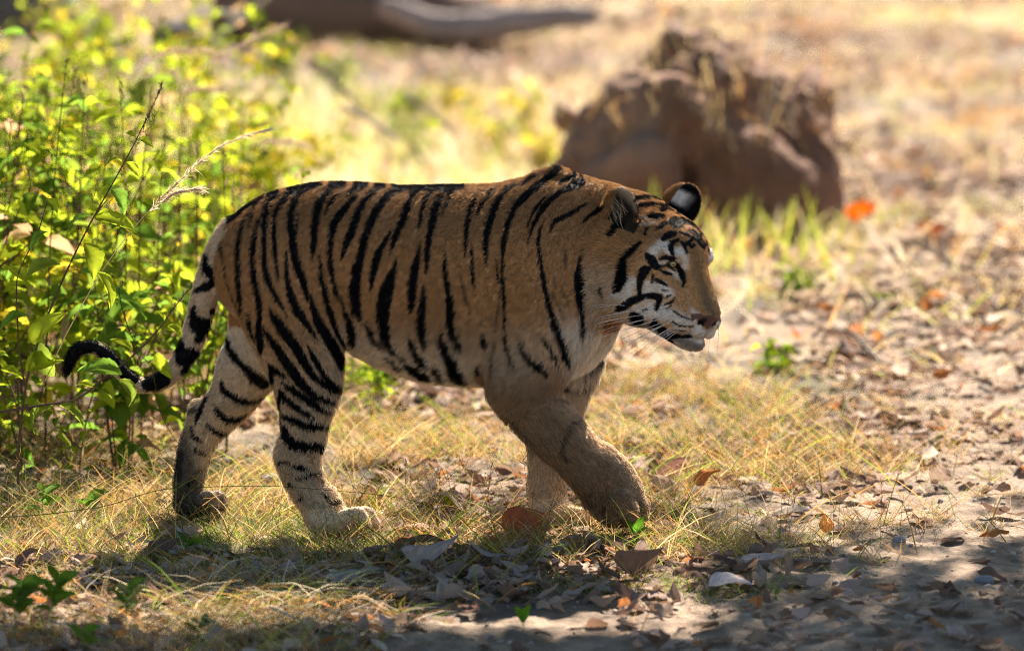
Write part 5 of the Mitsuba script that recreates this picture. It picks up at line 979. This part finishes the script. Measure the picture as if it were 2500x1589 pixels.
# wiry seed stalks near the feet
wp, wh = [], []
for u in list(rng.uniform(640, 1350, 34)) + list(rng.uniform(0, 400, 16)) + list(rng.uniform(1600, 2200, 10)):
    v = rng.uniform(1290, 1345); p = on_ground(u, v); hgt = rng.uniform(.08, .24); a = rng.normal(0, .35)
    c = curve([p, p + [a * hgt * .4, 0, hgt * .6], p + [a * hgt, .02, hgt]], .012); wp.append(c)
    for q_ in range(7):
        b = c[-1 - int(rng.integers(0, len(c) // 3))]; wh.append(np.stack([b, b + rng.normal(0, .006, 3) + [0, 0, .006], b + rng.normal(0, .012, 3) + [0, 0, .012]]))
v, f = tubes(wp, [np.linspace(.0008, .0004, len(c)) for c in wp], 3)
h_ = strips(np.array(wh), np.full(len(wh), .0016))
put('wiry_grass', join([(v, f, np.tile(np.array([.20, .12, .05]), (len(v), 1))), (*h_, np.tile(np.array([.25, .17, .08]), (len(h_[0]), 1)))]), 'blade', 'thin wiry brown seed stalks standing round the feet', 'grass', kind='stuff')

# seedlings
SLEAF = []
for s_ in range(6):
    V_, F_ = leaf_shape(10, [.62, .72, .5][s_ % 3], .2, .15, -.5, .1, .3, .03, 300 + s_, 3)
    SLEAF.append(mikit.ply((V_, F_), 'green_leaf', smooth=True, color=np.clip(np.array([(.10, .24, .02), (.14, .26, .03), (.36, .38, .02), (.09, .17, .03), (.20, .24, .10), (.12, .20, .02)][s_]) * (.8 + .4 * meshkit.fbm(V_ * 5, 2, s_)[:, None]), 0, .9)))
def seedling(u, v, h, n_, size, banks, label, spread=1.0):
    key = named('seedling'); tag(key, label, 'seedling'); p = on_ground(u, v); p[2] = height(p[0], p[1]) - .004
    c = curve([p, p + [.004, 0, h * .5], p + [rng.normal(0, .01), 0, h]], .006); put(key + '__stem', stem_mesh([c], [.0018], [.0009], np.array([.14, .2, .04]), 5), 'matt')
    for q_ in range(n_):
        b = c[-1 - int(len(c) * .5 * q_ / n_)]; a = q_ * 2.4 + rng.uniform(-.5, .5)
        d = norm(np.array([np.cos(a) * spread, np.sin(a) * .7 * spread, rng.uniform(.1, .9)]))
        scene[key + '__leaf' + ('' if q_ == 0 else f'_{q_:03d}')] = place(SLEAF[banks[q_ % len(banks)]], b, frames(d[None], np.array([[0, -.5, 1.]]))[0], size * rng.uniform(.75, 1.15))
seedling(1550, 1335, .055, 3, .055, (0, 1), 'bright green seedling just below the lifted forepaw', .6)
seedling(1085, 1240, .05, 4, .042, (2,), 'yellow-green sunlit seedling between the hind and front legs')
seedling(1020, 1315, .03, 3, .03, (2, 1), 'tiny yellow-green seedling in the grass below the belly')
seedling(1275, 1530, .03, 2, .06, (0,), 'green blade-leaved seedling at the bottom middle', .4)
seedling(1890, 1455, .025, 4, .028, (4,), 'small pale grey-green seedling in the shade at the lower right')
seedling(35, 1570, .15, 14, .062, (1, 5, 3), 'blurred green seedling at the lower left corner')
seedling(125, 1560, .14, 13, .06, (1, 5), 'blurred leafy seedling right of the corner one')
seedling(305, 1530, .11, 9, .058, (3, 4), 'dark grey-green seedling in shade at the lower left')
seedling(195, 1585, .05, 4, .05, (1,), 'small bright green seedling at the bottom edge')
seedling(480, 1560, .05, 5, .045, (3,), 'dull green seedling beside the lit dry grass clump')
seedling(450, 1345, .03, 6, .04, (1, 3), 'flat green rosette in shade below the far hind paw')
seedling(100, 1290, .10, 5, .06, (3, 1), 'broad-leaved green seedling in shade under the bush')
seedling(220, 1270, .06, 4, .06, (1,), 'bright green broad leaf seedling under the bush right of the others')
seedling(1660, 1335, .03, 3, .028, (3, 1), 'tiny green seedling in the straw right of the lifted forepaw')

def clear_of_sun(c):
    """Keeps the leaves that do not stand between the sun and the tiger: carves the crowns so sunlight reaches it."""
    s_ = (c[:, 2] - .65) / np.tan(SUN_EL); px, py = c[:, 0] - s_ * np.sin(SUN_AZ), c[:, 1] - s_ * np.cos(SUN_AZ)
    return c[~((px > -1.25) & (px < .75) & (np.abs(py) < .62))]
# the tree outside the picture at the right, whose boughs shade the track
key = named('shade_tree'); tag(key, 'broad tree beside the track, its boughs shading the ground in front', 'tree')
tb = np.array([4.6, 3.4, -.05])
boughs = [[tb, tb + [-.1, 0, 1.6], tb + [-.5, -.2, 3.1], tb + [-1.6, -.5, 4.0], tb + [-3.0, -.7, 4.5]], [tb + [-.3, -.1, 2.5], tb + [-1.0, -.9, 3.6], tb + [-1.9, -1.5, 4.1]], [tb + [-.5, -.2, 3.1], tb + [-.4, .2, 4.2], tb + [.2, .6, 5.4]], [tb + [-.5, -.2, 3.1], tb + [-1.2, .2, 4.1], tb + [-2.2, .2, 4.4]]]
put(key + '__trunk', join([wood(limb(b_, np.linspace(r0, r1, len(b_)), 30 + k, .08, 12, .12), (.16, .12, .09), 31) for k, (b_, r0, r1) in enumerate(zip(boughs, (.17, .09, .10, .07), (.02, .02, .03, .02)))]), 'matt')
n_ = 15500
cl = np.array([[rng.uniform(.95, 4.2), rng.uniform(1.3, 3.95), rng.uniform(3.7, 4.9)] for _ in range(190)] + [[rng.uniform(.7, 1.9), rng.uniform(2.2, 2.95), rng.uniform(4.0, 4.4)] for _ in range(45)])  # second set of clusters is added to shade the lower middle ground
cl = np.vstack([cl, tb + np.array([0, .3, 5.0]) + rng.normal(0, .7, (20, 3))])
q_ = clear_of_sun(cl[rng.integers(len(cl), size=n_)] + rng.normal(0, .23, (n_, 3)) * [1, 1, .6])
parts = [scatter(GLEAF[g_], leaf_frames(q_[g_::6], np.zeros((len(q_[g_::6]), 3)), .3), q_[g_::6], rng.uniform(.07, .13, len(q_[g_::6])), tint(len(q_[g_::6]), [1, 1], [YG * .7, DG])) for g_ in range(6)]
put(key + '__crown', join(parts), 'green_leaf'); tag(key + '__crown', kind='stuff')
# LEFT TREE: an unseen second tree at the left, added to shade the bush's foot
key = named('shade_tree'); tag(key, 'unseen slender tree added left of the bush to shade the ground at the lower left', 'tree')
tb = np.array([-3.6, 2.6, -.05])
boughs = [[tb, tb + [.1, 0, 1.6], tb + [.5, .2, 3.1], tb + [1.6, .4, 4.0], tb + [3.0, .6, 4.4]], [tb + [.3, .1, 2.5], tb + [1.0, .7, 3.6], tb + [1.9, 1.2, 4.1]], [tb + [.5, .2, 3.1], tb + [.4, .2, 4.2], tb + [.2, .6, 5.4]]]
put(key + '__trunk', join([wood(limb(b_, np.linspace(r0, r1, len(b_)), 40 + k, .08, 12, .12), (.16, .12, .09), 41) for k, (b_, r0, r1) in enumerate(zip(boughs, (.13, .07, .07), (.02, .02, .03)))]), 'matt')
n_ = 5500
cl = np.array([[rng.uniform(-1.1, .72), rng.uniform(2.4, 3.95), rng.uniform(3.8, 4.6)] for _ in range(80)])
cl = cl[(cl[:, 0] - .35 * (cl[:, 2] - 4.2) < .45) | (cl[:, 1] > 3.65)]
cl = np.vstack([cl, tb + np.array([0, .3, 5.0]) + rng.normal(0, .6, (12, 3))])
q_ = clear_of_sun(cl[rng.integers(len(cl), size=n_)] + rng.normal(0, .18, (n_, 3)) * [1, 1, .6])
parts = [scatter(GLEAF[g_], leaf_frames(q_[g_::6], np.zeros((len(q_[g_::6]), 3)), .3), q_[g_::6], rng.uniform(.07, .13, len(q_[g_::6])), tint(len(q_[g_::6]), [1, 1], [YG * .7, DG])) for g_ in range(6)]
put(key + '__crown', join(parts), 'green_leaf'); tag(key + '__crown', kind='stuff')
